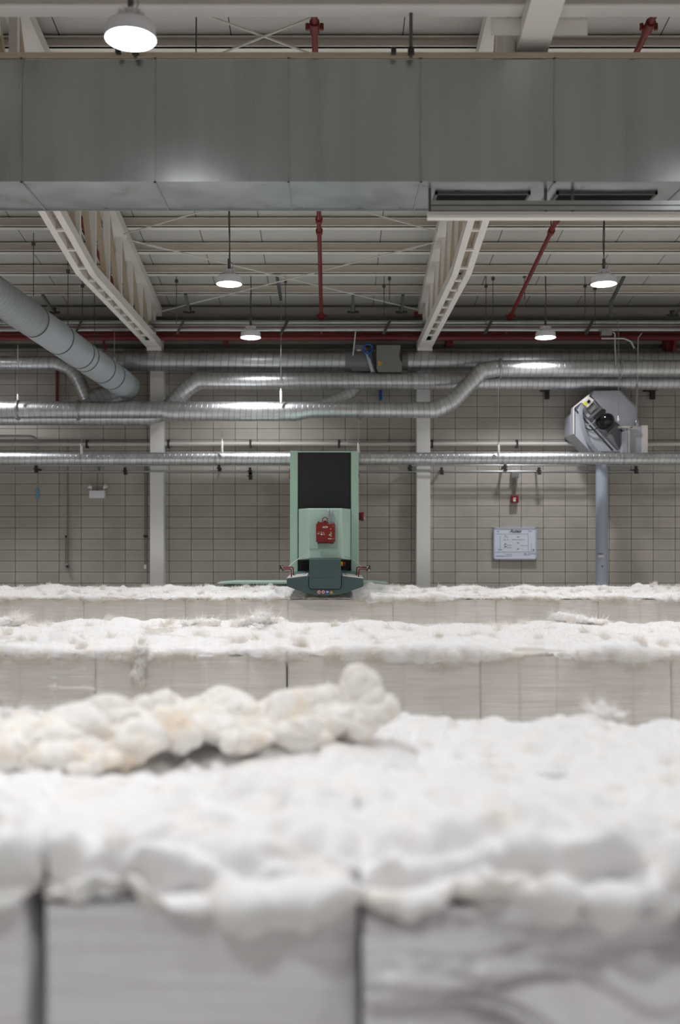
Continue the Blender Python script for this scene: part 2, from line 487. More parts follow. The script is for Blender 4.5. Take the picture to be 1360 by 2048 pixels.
# roof: rises towards the camera to a ridge, falls behind
yr = 1.0
def deckz(Y): return (zroof(Y) if Y > yr else zroof(yr)-.157*(yr-Y))+.19
m = MB()
for (ya, yb) in ((WY+.25, yr), (yr, -12.2)):
    za, zb = deckz(ya), deckz(yb)
    m.add([(-14.2, ya, za), (14.2, ya, za), (14.2, yb, zb), (-14.2, yb, zb), (-14.2, ya, za+.15), (14.2, ya, za+.15), (14.2, yb, zb+.15), (-14.2, yb, zb+.15)],
          [(0,1,2,3),(7,6,5,4),(0,4,5,1),(1,5,6,2),(2,6,7,3),(3,7,4,0)])
ob = m.build('ceiling', 'roof_deck')
ob.data.transform(Matrix.Translation(ob.location)); ob.location = (0, 0, 0); struct(ob)

# columns on the far wall
XL, XR = -3.105, 1.675
for X, lab in ((XL, 'white square steel column on block wall, left of the green machine'), (XR, 'white square steel column on block wall, right of the green machine')):
    t = thing('steel_column', lab, 'column', (X, 18.39, 0), 'white columns on the block wall')
    MB().box((X-.122, 18.28, 0), (X+.122, WY, 5.22)).build('shaft', 'column_paint', t, bevel=.006)
    MB().box((X-.17, 18.24, 0), (X+.17, WY, .02)).build('base_plate', 'galv_dark', t)

# purlins --------------------------------------------------------------
ords = ['nearest the block wall', 'second from the block wall', 'third from the block wall', 'fourth from the block wall', 'fifth from the block wall, just under the sheet duct edge',
        'sixth from the block wall', 'seventh from the block wall', 'eighth from the block wall', 'ninth from the block wall, above the big duct', 'tenth from the block wall']
k = 0; Yp = 17.5
while Yp > yr+.3:
    zb = zroof(Yp)
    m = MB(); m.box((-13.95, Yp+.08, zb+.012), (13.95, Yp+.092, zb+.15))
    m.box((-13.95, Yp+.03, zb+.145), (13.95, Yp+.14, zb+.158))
    o = m.build('roof_purlin', 'purlin_web_shade')
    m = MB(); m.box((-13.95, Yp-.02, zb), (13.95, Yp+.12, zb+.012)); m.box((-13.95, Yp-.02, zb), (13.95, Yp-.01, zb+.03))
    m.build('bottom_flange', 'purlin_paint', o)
    where = ords[k] if k < len(ords) else ['just before the camera', 'above the camera end', 'at the roof ridge', 'closest to the ridge'][min(3, k-len(ords))]+', %s from the block wall' % ['eleventh', 'twelfth', 'thirteenth', 'fourteenth', 'fifteenth', 'sixteenth', 'seventeenth', 'eighteenth', 'nineteenth', 'twentieth'][k-len(ords)]
    tag(o, 'white roof purlin running across, %s' % where, 'beam', 'white roof purlins')
    if k < 3:
        o['label'] = 'white roof purlin running across, %s' % where
    k += 1; Yp -= .83
# ================================================================= TRUSSES
def chord_z(Y):       # underside of the bottom chord
    return 5.26 if Y >= 12.97 else 5.26+.157*(12.97-Y)
def truss(X, side):
    t = thing('roof_truss', 'white lattice roof truss ending at the %s column' % side, 'truss', (X, 18.0, 5.26), 'white roof trusses')
    g = .045; w = .078; h = .13
    def rail(xo, ww, y0, y1, hh=h, zo=0):
        mm = MB()
        ys = [y0, 12.97, y1] if y0 < 12.97 < y1 else [y0, y1]
        for a, b in zip(ys[:-1], ys[1:]):
            za, zb = chord_z(a)+zo, chord_z(b)+zo
            x0, x1 = X+xo-ww/2, X+xo+ww/2
            mm.add([(x0,a,za),(x1,a,za),(x1,b,zb),(x0,b,zb),(x0,a,za+hh),(x1,a,za+hh),(x1,b,zb+hh),(x0,b,zb+hh)],
                   [(0,3,2,1),(4,5,6,7),(0,1,5,4),(1,2,6,5),(2,3,7,6),(3,0,4,7)])
        return mm
    for sgn in (-1, 1):
        rail(sgn*(g+w/2), w, 1.5, 17.98).build('bottom_chord_rail', 'white_steel', t)
    rail(0, .08, 1.5, 17.98, .02, .11).build('chord_web_plate', 'cream_and_shade_steel', t)
    m = MB(); m.box((X-.124, 17.38, 5.252), (X+.124, 18.0, 5.27)); m.box((X-.13, 17.99, 5.2), (X+.13, 18.28, 5.42)); m.build('end_plate', 'white_steel', t)
    y = 16.95
    while y > 8.9:
        z = chord_z(y)
        MB().box((X-g-.01, y-.03, z), (X+g+.01, y+.03, z+.02)).build('batten', 'white_steel', t)
        y -= .52
    m = rail(0, .26, 6.6, 8.75, .012, -.013); m.build('splice_plate', 'white_steel', t)
    # top chord
    za, zb = zroof(18.1)-.005, zroof(1.5)-.005
    m = MB(); x0, x1 = X-.12, X+.12; hh = .15
    m.add([(x0,1.5,zb-hh),(x1,1.5,zb-hh),(x1,18.1,za-hh),(x0,18.1,za-hh),(x0,1.5,zb),(x1,1.5,zb),(x1,18.1,za),(x0,18.1,za)],
          [(0,3,2,1),(4,5,6,7),(0,1,5,4),(1,2,6,5),(2,3,7,6),(3,0,4,7)])
    m.build('top_chord', 'white_steel', t)
    # webs
    ys = [17.92, 17.5]
    while ys[-1] > 2.6: ys.append(ys[-1]-.83)
    for i, y in enumerate(ys):
        zb_, zt_ = chord_z(y)+.11, zroof(y)-.13
        MB().bar((X, y, zb_), (X, y, zt_), .085, .075, (0, 1, 0)).build('web_vertical', 'white_steel', t)
        if i+1 < len(ys):
            y2 = ys[i+1]
            MB().bar((X+.0, y-.05, chord_z(y)+.12), (X+.0, y2+.05, zroof(y2)-.14), .07, .06, (1, 0, 0)).build('web_diagonal', 'cream_and_shade_steel', t)  # diagonals toned beige, their shade put into the colour
    for yy in (8.75, 7.6):
        z = chord_z(yy)
        m = MB(); m.add([(X-.145, yy-.25, z+.02), (X-.145, yy+.25, z-.0), (X-.145, yy+.25, z+.42), (X-.145, yy-.25, z+.42),
                         (X-.132, yy-.25, z+.02), (X-.132, yy+.25, z-.0), (X-.132, yy+.25, z+.42), (X-.132, yy-.25, z+.42)],
                        [(0,1,2,3),(7,6,5,4),(0,4,5,1),(1,5,6,2),(2,6,7,3),(3,7,4,0)])
        m.build('gusset_plate', 'white_steel', t)
    return t
truss(XL, 'left'); truss(XR, 'right')
# strut beam across trusses above the duct
m = MB(); m.box((-13.9, 8.18, 6.19), (13.9, 8.20, 6.37)).box((-13.9, 8.10, 6.155), (13.9, 8.28, 6.17)).box((-13.9, 8.12, 6.37), (13.9, 8.26, 6.385))
tag(m.build('strut_beam', 'white_steel'), 'wide white strut beam across the top edge of the picture, above the big duct', 'beam')
# gussets beside right truss (plate facing camera)
for X, lab in ((XL, 'left'), (XR, 'right')):
    m = MB().box((X-.36, 8.30, 6.02), (X+.42, 8.315, 6.16))
    tag(m.build('gusset_plate', 'white_steel'), 'cream bracing gusset plate on the %s truss just above the duct' % lab, 'plate', 'gusset plates above the duct')

# roof bracing rods
def plz(Y, d): return CZ+d-.157*Y
br = [(15.0, 17.75, 'nearest the wall'), (12.15, 14.75, 'just behind the big duct'), (9.0, 11.7, 'above the big duct')]
for ya, yb, w in br:
    for a, b, s in ((XL+.12, XR-.12, 'left'), (XR-.12, XL+.12, 'right')):
        dd_ = 6.70 if s == 'left' else 6.665
        m = MB().tube([(a, ya, plz(ya, dd_)), (b, yb, plz(yb, dd_))], .012, 8)
        m.tube([(a+(b-a)*.06, ya+(yb-ya)*.06, plz(ya+(yb-ya)*.06, dd_)), (a+(b-a)*.1, ya+(yb-ya)*.1, plz(ya+(yb-ya)*.1, dd_))], .02, 8)
        tag(m.build('bracing_rod', 'white_rod', smooth=True), 'thin white roof bracing rod starting at the %s truss, cross %s' % (s, w), 'rod', 'crossed roof bracing rods')

# sprinkler pipes
def red_run(X, label):
    t = thing('sprinkler_pipe', label, 'pipe', (X, 17.6, plz(17.6, 6.5)), 'red sprinkler pipes under the roof')
    MB().tube([(X, 2.5, plz(2.5, 6.5)), (X, 17.6, plz(17.6, 6.5))], .032, 14).build('pipe_run', 'red_pipe', t, smooth=True)
    for y in (9.92, 14.3, 17.5, 13.95):
        z = plz(y, 6.5)
        m = MB()
        if y == 14.3 or y == 13.95:
            m.tube([(X, y-.04, z+.006), (X, y+.04, z-.006)], .05, 14)
            if y == 14.3: m.tube([(X, y, z), (X, y, z+.25)], .008, 6)
        else:
            m.tube([(X, y-.07, z+.011), (X, y+.07, z-.011)], .05, 14)
            m.tube([(X-.085, y, z), (X+.085, y, z)], .017, 8).tube([(X-.07, y, z-.03), (X-.07, y, z+.03)], .02, 8).tube([(X+.07, y, z-.03), (X+.07, y, z+.03)], .02, 8)
        m.build('pipe_coupling', 'red_pipe', t, smooth=True)
    m = MB().tube([(X, 17.6, plz(17.6, 6.5)), (X, 17.85, plz(17.6, 6.5)-.06), (X, 17.95, 5.5)], .032, 12)
    m.build('drop_pipe', 'red_pipe', t, smooth=True)
red_run(-.15, 'red sprinkler pipe running down the roof in the middle between the trusses')
red_run(3.1, 'red sprinkler pipe slanting down the roof right of the right truss')
red_run(-3.42, 'red sprinkler pipe glimpsed through the left truss lattice')

# ================================================================= BIG RECTANGULAR DUCT
DY0, DY1 = 8.3, 9.0
dz0, dz1 = at(0, 363, DY0).z, at(0, 119, DY0).z
t = thing('rectangular_duct', 'huge galvanised rectangular air duct spanning the top of the picture', 'duct', (0, (DY0+DY1)/2, dz0))
seams = [at(x, 0, DY0).x for x in (43, 310, 577, 842, 1109)]
sp = seams[1]-seams[0]
allx = [seams[0]-sp*i for i in range(9, 0, -1)]+seams+[seams[-1]+sp*i for i in range(1, 8)]
for i, (a, b) in enumerate(zip(allx[:-1], allx[1:])):
    m = MB()
    # cross-broken panel: slight pyramid on front and bottom faces
    cx = (a+b)/2
    nx, nz = 10, 8
    vs = []; fs = []
    for q in range(nz+1):
        for p in range(nx+1):
            u, v = p/nx, q/nz
            dsp = .010*(1-max(abs(u-.5), abs(v-.5))*2)+.003*math.sin(9*u+i)*math.sin(3*v+i*2)*(1-abs(2*u-1))*(1-abs(2*v-1))
            vs.append((a+.004+(b-a-.008)*u, DY0-dsp*((i % 2)*2-1)*.7, dz0+(dz1-dz0)*v))
    for q in range(nz):
        for p in range(nx):
            k0 = q*(nx+1)+p; fs.append((k0, k0+1, k0+nx+2, k0+nx+1))
    m.add(vs, fs)
    vs = []; fs = []
    for q in range(nz+1):
        for p in range(nx+1):
            u, v = p/nx, q/nz
            dsp = .012*(1-max(abs(u-.5), abs(v-.5))*2)
            vs.append((a+.004+(b-a-.008)*u, DY0+(DY1-DY0)*v, dz0-dsp))
    for q in range(nz):
        for p in range(nx):
            k0 = q*(nx+1)+p; fs.append((k0+nx+1, k0+nx+2, k0+1, k0))
    m.add(vs, fs)
    x0, x1 = a+.004, b-.004
    m.add([(x0,DY0,dz0),(x1,DY0,dz0),(x1,DY1,dz0),(x0,DY1,dz0),(x0,DY0,dz1),(x1,DY0,dz1),(x1,DY1,dz1),(x0,DY1,dz1)], [(4,5,6,7),(2,3,7,6),(1,2,6,5),(3,0,4,7)])
    o = m.build('duct_section', 'duct_sheet', t, smooth=True)
for x in allx[1:-1]:
    m = MB(); e = .012
    m.box((x-.007, DY0-e, dz0-e), (x+.007, DY0+.0, dz1+e)); m.box((x-.007, DY1, dz0-e), (x+.007, DY1+e, dz1+e))
    m.box((x-.007, DY0-e, dz0-e), (x+.007, DY1+e, dz0)); m.box((x-.007, DY0-e, dz1), (x+.007, DY1+e, dz1+e))
    m.build('seam_flange', 'galv', t)
m = MB().box((-12, DY0-.02, dz1+.012), (10.5, DY0+.02, dz1+.05)); m.build('top_angle_bar', 'cream_and_shade_steel', t)
m = MB().box((-12, DY1-.002, dz0-.015), (10.5, DY1+.01, dz0+.02)); m.build('bottom_edge_strip', 'galv', t)
# grilles in the underside
for (xa, xb) in ((870, 1060), (1112, 1313)):
    pa, pb = at(xa, 0, 8.55).x, at(xb, 0, 8.55).x
    y0, y1 = 8.52, 8.80
    m = MB(); f = .02; z = dz0-.03
    m.box((pa, y0, z), (pb, y0+f, dz0)).box((pa, y1-f, z), (pb, y1, dz0)).box((pa, y0, z), (pa+f, y1, dz0)).box((pb-f, y0, z), (pb, y1, dz0))
    fr = m.build('outlet_frame', 'galv_dark', t)
    m = MB().box((pa+f, y0+f, z+.008), (pb-f, y1-f, z+.012))
    for q in range(5):
        yy = y0+f+(y1-y0-2*f)*(q+.5)/5; m.box((pa+f, yy-.004, z-.001), (pb-f, yy+.004, z+.01))
    m.build('grille', 'vent_black', fr)
# hanger rods of the duct
for px, lab in ((271, 'left'), (822, 'right')):
    Yh = 8.22; X = at(px, 0, Yh).x
    t2 = thing('duct_hanger', 'dark threaded hanger rod holding the big duct, %s of the two' % lab, 'hanger', (X, Yh, dz1), 'hanger rods of the big duct')
    MB().tube([(X, Yh, dz1-.02), (X, Yh, zroof(Yh)+.1)], .014, 8).build('threaded_rod', 'rod', t2, smooth=True)
    MB().cbox((X, Yh, dz1+.03), (.05, .05, .05)).build('nut', 'dark_iron', t2)
    MB().cbox((X-.14, Yh, dz1+.03), (.04, .05, .04)).build('bracket', 'dark_iron', t2)
# long rail under the right half of the duct
YR = 8.45
xa = at(855, 0, YR).x; xb = 9.5
zt, zm, zl = at(0, 401, YR).z, at(0, 420, YR).z, at(0, 437, YR).z
t = thing('hanging_rail', 'long white and grey rail hanging under the right half of the big duct', 'rail', (xa, YR, zl))
MB().box((xa, YR, zl), (xb, YR+.06, zm-.012)).box((xa, YR-.02, zl), (xb, YR, zl+.03)).build('lower_rail', 'white_steel', t, bevel=.004)
m = MB().box((xa+.03, YR-.0, zm-.0), (xb, YR+.05, zm+.035)).box((xa+.03, YR+.0, zt-.035), (xb, YR+.05, zt)).box((xa+.03, YR+.04, zm), (xb, YR+.05, zt))
m.build('upper_rail', 'galv', t)
for px in (860, 1092, 1146, 1500):
    X = at(px, 0, YR).x; MB().box((X-.011, YR+.01, zl+.05), (X+.011, YR+.03, dz0+.2)).build('rail_hanger', 'galv_dark', t)

# ================================================================= LAMPS
LZ = 5.22; LX = -1.315; LX2 = 3.57; r = .17
def make_lamp():
    t = thing('high_bay_lamp', 'x', 'lamp', (0, 0, LZ), 'round high bay lamps')
    c = (0, 0, LZ)
    MB().lathe(c, [(r, -.0), (r*1.0, .012), (r*.97, .03), (r*.96, .075), (r*.88, .10), (r*.5, .115), (r*.46, .12), (.01, .121)], 36).build('shade', 'lamp_shell', t, smooth=True)
    m = MB().lathe(c, [(.085, .115), (.085, .13), (.06, .14), (.05, .17), (.05, .19), (.01, .195)], 20)
    for q in range(10):
        a = 2*PI*q/10; m.bar((.04*math.cos(a), .04*math.sin(a), LZ+.15), (.09*math.cos(a), .09*math.sin(a), LZ+.15), .006, .06)
    m.build('heat_sink', 'lamp_shell', t, smooth=True)
    MB().lathe(c, [(.001, -.012), (r*.6, -.010), (r*.93, -.004), (r*.955, -.001)], 40).build('lamp_glass', 'lamp_glass', t, smooth=True)
    MB().tube([(0, 0, LZ+.19), (0, 0, LZ+.33)], .02, 12).build('driver_neck', 'galv_dark', t, smooth=True)
    ld = bpy.data.lights.new('lamp_beam', 'AREA'); ld.shape = 'DISK'; ld.size = .30; ld.energy = 19; ld.spread = math.radians(125); ld.color = (.95, .965, 1)
    lo = bpy.data.objects.new('lamp_beam', ld); COL.objects.link(lo); lo.parent = t; lo.location = (0, 0, -.016)
    mb = MB(); pts = [(.0+.05*math.sin(q/10*PI), 0, LZ+.17+.14*q/10) for q in range(11)]
    mb.tube(pts, .005, 6); mb.build('loop_wire', 'grey_cable', t, smooth=True)
    return t
lamp_spots = [(LX, 6.73, 'large bright round high bay lamp in front of the duct, top left'),
              (LX, 13.3, 'round high bay lamp hanging left of the middle red pipe, the higher of that pair'),
              (LX, 16.9, 'small round high bay lamp close to the wall pipes, left of the middle'),
              (LX2, 13.3, 'round high bay lamp hanging at the far right, higher of the right pair'),
              (LX2, 16.9, 'small round high bay lamp close to the wall pipes, right of the right truss'),
              (LX, 10.05, 'round high bay lamp hidden behind the big duct')]
for y in (3.3, -.1, -3.5): lamp_spots.append((LX, y, 'unseen high bay lamp added over the camera, continuing the lamp row'))  # from here on unseen lamps, added to light the foreground along the grid
for y in (10.05, 6.73, 3.3, -.1, -3.5): lamp_spots.append((LX2, y, 'unseen high bay lamp added right of the camera, continuing the right row'))
for y in (16.9, 13.3, 10.05, 6.73, 3.3, -.1, -3.5): lamp_spots.append((-6.2, y, 'unseen high bay lamp added in a row beyond the left edge'))
for y in (16.9, 13.3, 10.05, 6.73, 3.3, -.1, -3.5): lamp_spots.append((8.45, y, 'unseen high bay lamp added in a row beyond the right edge'))
proto = make_lamp()
bpy.context.view_layer.update()
for i, (x, y, lab) in enumerate(lamp_spots):
    o = proto if i == 0 else copy_tree(proto)
    o.location = (x, y, LZ); o['label'] = lab
    top = deckz(y)
    ra = RNG.uniform(-1, 1)
    pts = [(x+.012*math.sin(q*1.1+i)*(1-q/8), y, LZ+.33+(top-LZ-.33)*q/8) for q in range(9)]
    MB().tube(pts, .007, 6).build('lamp_cord', 'rod', o, smooth=True)

# ================================================================= DUCTS AND PIPES NEAR THE WALL
def path(pp, Y): return [at(x, y, Y if len(c) == 0 else c[0]) for (x, y, *c) in pp]
def duct(name, label, pp, Y, rp, m='spiral_steel', seg=28, collars=(), cat='duct', group=None, parent=None):
    P = [at(q[0], q[1], q[2] if len(q) > 2 else Y) for q in pp]
    if isinstance(rp, (list, tuple)): rr = [sz(v, Y)/2 for v in rp]
    else: rr = sz(rp, Y)/2
    r0 = max(rr) if isinstance(rr, list) else rr
    if collars or name.endswith('duct'):
        t = thing(name, label, cat, P[0], group)
        MB().tube(P, rr, seg).build('duct_tube', m, t, smooth=True)
        for (cx, cy) in collars:
            c = at(cx, cy, Y); MB().tube([(c.x-.018, Y, c.z), (c.x+.018, Y, c.z)], r0*1.04, seg).build('collar', 'galv', t, smooth=True)
        return t
    o = MB().tube(P, rr, seg).build(name, m, smooth=True)
    return tag(o, label, cat, group)
X0, X1 = -420, 1750
duct('spiral_duct', 'thin galvanised spiral duct running full width behind the green machine top', [(X0, 917), (X1, 917)], 17.5, 24, collars=[(163, 917), (432, 917), (720, 917), (1003, 917), (1245, 917)])
duct('spiral_duct', 'bright spiral duct at mid height that steps up to the right of the machine',
     [(X0, 820), (325, 820), (340, 823), (590, 823), (622, 820), (870, 820), (905, 803), (963, 742), (992, 737), (X1, 737)], 17.55, [34, 34, 39, 39, 32, 32, 32, 33, 33, 33], collars=[(36, 820), (157, 820), (720, 820), (1000, 737), (1240, 737)])
duct('spiral_duct', 'spiral duct rising from behind the mid duct on the left and running right above it',
     [(X0, 834), (300, 834), (328, 824), (375, 776), (398, 762), (X1, 764)], 17.95, 33, collars=[(157, 833), (562, 762), (822, 763), (1240, 764)])
duct('spiral_duct', 'upper back spiral duct from the left bundle to the damper box', [(228, 722), (708, 722)], 18.07, 40, 'spiral_dull', collars=[(330, 722), (485, 722), (616, 722)])
duct('spiral_duct', 'upper back spiral duct running right from the damper box', [(815, 722), (X1, 722)], 18.07, 40, 'spiral_dull', collars=[(884, 722), (948, 722)])
duct('spiral_duct', 'short spiral duct bending down at the left edge under the big grey duct', [(X0, 726), (112, 726), (140, 736), (158, 760), (180, 812, 17.9)], 18.1, 27, collars=[(100, 726)])
duct('spiral_duct', 'dark elbow duct beneath the lower end of the big grey duct', [(262, 770, 18.1), (235, 790, 18.1), (195, 800, 18.05), (178, 820, 17.95)], 18.1, 48, 'spiral_dull')
duct('spiral_duct', 'slanting branch duct below the damper box', [(735, 752, 18.15), (700, 786, 18.0), (640, 815, 17.8)], 18.0, 24, 'spiral_steel')
# big smooth duct coming forward on the left
A, B = at(255, 774, 17.75), at(4, 598, 13.6)
B2 = B+(B-A)*.7
t = thing('round_duct', 'big smooth grey round duct slanting down from the left edge to the wall', 'duct', A)
d = (B-A)
MB().tube([A+d*.06, A+d*.80], .235, 40).build('duct_tube', 'smooth_duct', t, smooth=True)
nq = 130; fq = [.80+.9*q/nq for q in range(nq+1)]
MB().tube([A+d*f for f in fq], [.226+.010*(q % 2) for q in range(nq+1)], 40).build('flexible_section', 'flex_duct', t, smooth=True)
MB().tube([A-d*.0, A+d*.07], .225, 40).build('flexible_end', 'flex_duct', t, smooth=True)
for f in (.16, .25, .4, .44, .61, .795): MB().tube([A+d*(f-.003), A+d*(f+.003)], .239, 40).build('band_clamp', 'galv_dark', t, smooth=True)

# silver conduits under the eave and red mains
def hpipe(name, label, py, Y, dpx, m, cat='pipe', xa=X0, xb=X1, group=None):
    o = MB().tube([at(xa, py, Y), at(xb, py, Y)], sz(dpx, Y)/2, 14).build(name, m, smooth=True)
    return tag(o, label, cat, group)
hpipe('conduit_pipe', 'upper silver conduit pipe running across just below the eave', 645, 17.45, 8, 'galv')
hpipe('conduit_pipe', 'thin silver conduit between the two thicker silver pipes', 650.8, 17.5, 4, 'galv')
hpipe('conduit_pipe', 'lower silver conduit pipe above the red water main', 659, 17.4, 8, 'galv')
hpipe('red_pipe', 'thin red pipe seen between the silver conduits', 654, 17.9, 7, 'red_pipe')
t = thing('water_main', 'thick dark red water main running across under the silver conduits', 'pipe', at(X0, 676, 18.0))
MB().tube([at(X0, 676, 18.0), at(X1, 676, 18.0)], sz(11, 18)/2, 18).build('pipe_run', 'red_pipe', t, smooth=True)
MB().tube([at(X0, 668, 18.3), at(X1, 668, 18.3)], sz(10, 18)/2, 18).build('rear_pipe', 'red_pipe', t, smooth=True)
for px, wd, ln in ((452, 9, 697), (898, 9, 696), (1338, 10, 712)):
    MB().box(at(px-wd/2, 676, 18.1), at(px+wd/2, ln, 18.35)).build('drop_bracket', 'red_pipe', t)
MB().tube([at(1352, 678, 18.0), at(1345, 712, 18.0)], .035, 12).build('drop_pipe', 'red_pipe', t, smooth=True)
MB().tube([at(207, 682, 18.0), at(211, 700, 18.0)], .022, 10).build('drop_pipe', 'red_pipe', t, smooth=True)
MB().box(at(828, 623, 18.0), at(843, 634, 18.1)).build('valve_box', 'red_pipe', t)
tag(MB().tube([at(114, 690, 18.42), at(114, 806, 18.42)], .028, 12).build('red_pipe', 'red_pipe', smooth=True), 'upright red pipe on the wall at the left between the ducts', 'pipe')
# clamps crossing silver conduits (oblique strut brackets)
for px, lab in ((158, 'left of the left truss'), (362, 'right of the left truss'), (570, 'left of the red sprinkler pipe'), (775, 'left of the right truss'), (978, 'right of the right truss'), (1180, 'near the right edge')):
    m = MB().bar(at(px+6, 640, 17.36), at(px-8, 668, 17.30), .05, .03).bar(at(px+6, 640, 17.5), at(px-8, 668, 17.34), .02, .02)
    tag(m.build('strut_bracket', 'galv_dark'), 'slanted steel bracket on the silver conduits, %s' % lab, 'bracket', 'brackets on the silver conduits')
# white wall pipe
t = thing('wall_pipe', 'white pipe along the block wall just above the thin spiral duct', 'pipe', at(X0, 888, 18.42))
segs = [(X0, 302), (330, 833), (860, X1)]
MB().tube([at(X0, 888, 18.43), at(X1, 888, 18.43)], .036, 14).build('pipe_run', 'white_rod', t, smooth=True)
for px in (174, 337, 501, 678, 864, 1034):
    p = at(px, 888, 18.43)
    MB().cbox((p.x, 18.44, p.z), (.035, .10, .15)).build('pipe_clamp', 'dark_iron', t)
# thin conduits under the thin spiral duct
for py, lab in ((930.5, 'upper of the two thin silver conduits under the thin spiral duct'), (943, 'lower of the two thin silver conduits under the thin spiral duct')):
    hpipe('thin_conduit', lab, py, 18.22, 3.4, 'galv')
for px, py, lab in ((72, 938, 'far left'), (250, 942, 'left of the left column'), (438, 936, 'beside the white hanger cable'), (500, 942, 'left of the machine'), (500, 952, 'lower one left of the machine'),
                    (820, 935, 'at the right column'), (883, 942, 'right of the right column'), (1010, 934, 'left of the red call point'), (1078, 942, 'right of the red call point'), (1272, 940, 'right of the blue pipe')):
    p = at(px, py, 18.2)
    m = MB().cbox((p.x, 18.35, p.z), (.035, .30, .03)).cbox((p.x, 18.2, p.z), (.045, .05, .13)).cbox((p.x, 18.2, p.z), (.09, .03, .02)).cbox((p.x+.03, 18.2, p.z-.05), (.02, .03, .03))
    tag(m.build('conduit_clamp', 'dark_iron'), 'small dark conduit clamp on the wall, %s' % lab, 'clamp', 'dark clamps on the thin conduits')
# bent grey pipe at left
tag(MB().tube([at(X0, 872, 18.35), at(60, 872, 18.35), at(69, 875, 18.35), at(77, 883.5, 18.36)], .022, 12).build('bent_pipe', 'galv', smooth=True), 'bent grey pipe at the left edge above the white wall pipe', 'pipe')
# diagonal roof struts (dark) holding pipes
def strut(label, a, b, w=.04, foot=True):
    t = thing('pipe_strut', label, 'strut', b, 'dark struts under the eave')
    MB().bar(a, b, w, w*.7).build('strut_arm', 'galv_dark', t)
    if foot:
        MB().cbox((b[0], b[1], b[2]), (.20, .05, .03)).cbox((b[0]+.0, b[1], b[2]+.03), (.07, .06, .10)).build('strut_foot', 'dark_iron', t)
strut('dark curved strut left of the red sprinkler pipe', at(554, 552, 16.6), at(562, 600, 17.3), .05, False)
strut('dark strut with foot right of the red sprinkler pipe', at(706, 590, 17.1), at(706, 624, 17.4), .05)
strut('dark strut with foot left of the right truss', at(806, 590, 17.1), at(803, 624, 17.4), .05)
strut('slanted dark strut right of the far right lamp', at(1248, 553, 16.8), at(1222, 604, 17.3), .05, False)
strut('short dark strut below the far right lamp', at(1222, 602, 17.3), at(1222, 634, 17.35), .05, False)
strut('dark slanted strut at the right edge under the eave', at(1372, 610, 17.3), at(1345, 630, 17.4), .05)
strut('dark slanted strut above the big grey duct', at(85, 590, 17.1), at(108, 625, 17.4), .05)
strut('dark slanted strut left of the left high bay lamp', at(371, 588, 17.1), at(378, 624, 17.4), .05)
# thin droppers from the roof
k = 0
for px, ya, yb, Y, lab in ((67, 420, 592, 15.6, 'above the big grey duct'), (136, 440, 650, 16.6, 'left of the left truss'), (165, 590, 640, 17.2, 'under the left truss'), (189, 590, 690, 17.3, 'left of the truss end'),
                     (353, 552, 648, 17.0, 'right of the left truss'), (571, 552, 655, 17.0, 'left of the red sprinkler pipe'), (779, 556, 600, 16.9, 'right of the red sprinkler pipe'), (768, 590, 640, 17.2, 'short one right of the red sprinkler pipe'), (972, 587, 650, 17.2, 'right of the right truss'),
                     (986, 545, 640, 16.9, 'second right of the right truss'), (1049, 538, 600, 16.8, 'beside the slanting red pipe'), (1170, 587, 640, 17.2, 'left of the far right lamp'), (1190, 580, 650, 17.3, 'below the far right lamp')):
    a, b = at(px, ya, Y), at(px, yb, Y)
    a.z = min(a.z, zroof(Y)+.15)
    m = MB().tube([(a.x, Y, deckz(Y)+.01), b], .007, 6).cbox((a.x, Y, zroof(Y)+.02), (.05, .05, .05))
    tag(m.build('dropper_rod', 'rod'), 'thin dropper rod from the roof, %s' % lab, 'rod', 'thin dropper rods')
# hanging wires with turnbuckles
def hanger(px, ytop, ybot, Y, lab, w=4, tb=26, wire=.006):
    p = at(px, ybot, Y); q = at(px, ytop, Y)
    t = thing('wire_hanger', lab, 'hanger', p, 'wire hangers of the spiral ducts')
    mid = at(px, ybot-tb, Y)
    MB().tube([q, mid], wire, 6).build('wire', 'galv', t, smooth=True)
    MB().tube([mid, at(px, ybot-tb+2, Y), at(px+.3, ybot, Y)], [.008, .021, .021], 10).build('turnbuckle', 'white_rod', t, smooth=True)
    MB().lathe(mid, [(.012, -.01), (.02, 0), (.012, .02)], 10).build('ferrule', 'galv', t, smooth=True)
hanger(562, 555, 806, 17.36, 'long wire hanger with white sleeve holding the mid duct, centre')
hanger(444, 848, 906, 17.36, 'short white wire hanger left of the machine')
hanger(717, 838, 906, 17.36, 'grey wire hanger at the right corner of the machine top', tb=18)
hanger(997, 757, 912, 17.36, 'white wire hanger right of the right column', tb=24)
hanger(163, 850, 908, 17.36, 'short white wire hanger at the left on the thin spiral duct', tb=18)
hanger(1237, 640, 842, 17.36, 'thin wire hanger in front of the wall fan', tb=8)
hanger(36, 690, 800, 17.36, 'wire hanger near the left edge above the mid duct', tb=10)
hanger(229, 640, 724, 17.6, 'wire hanger beside the lower end of the big grey duct', tb=10)

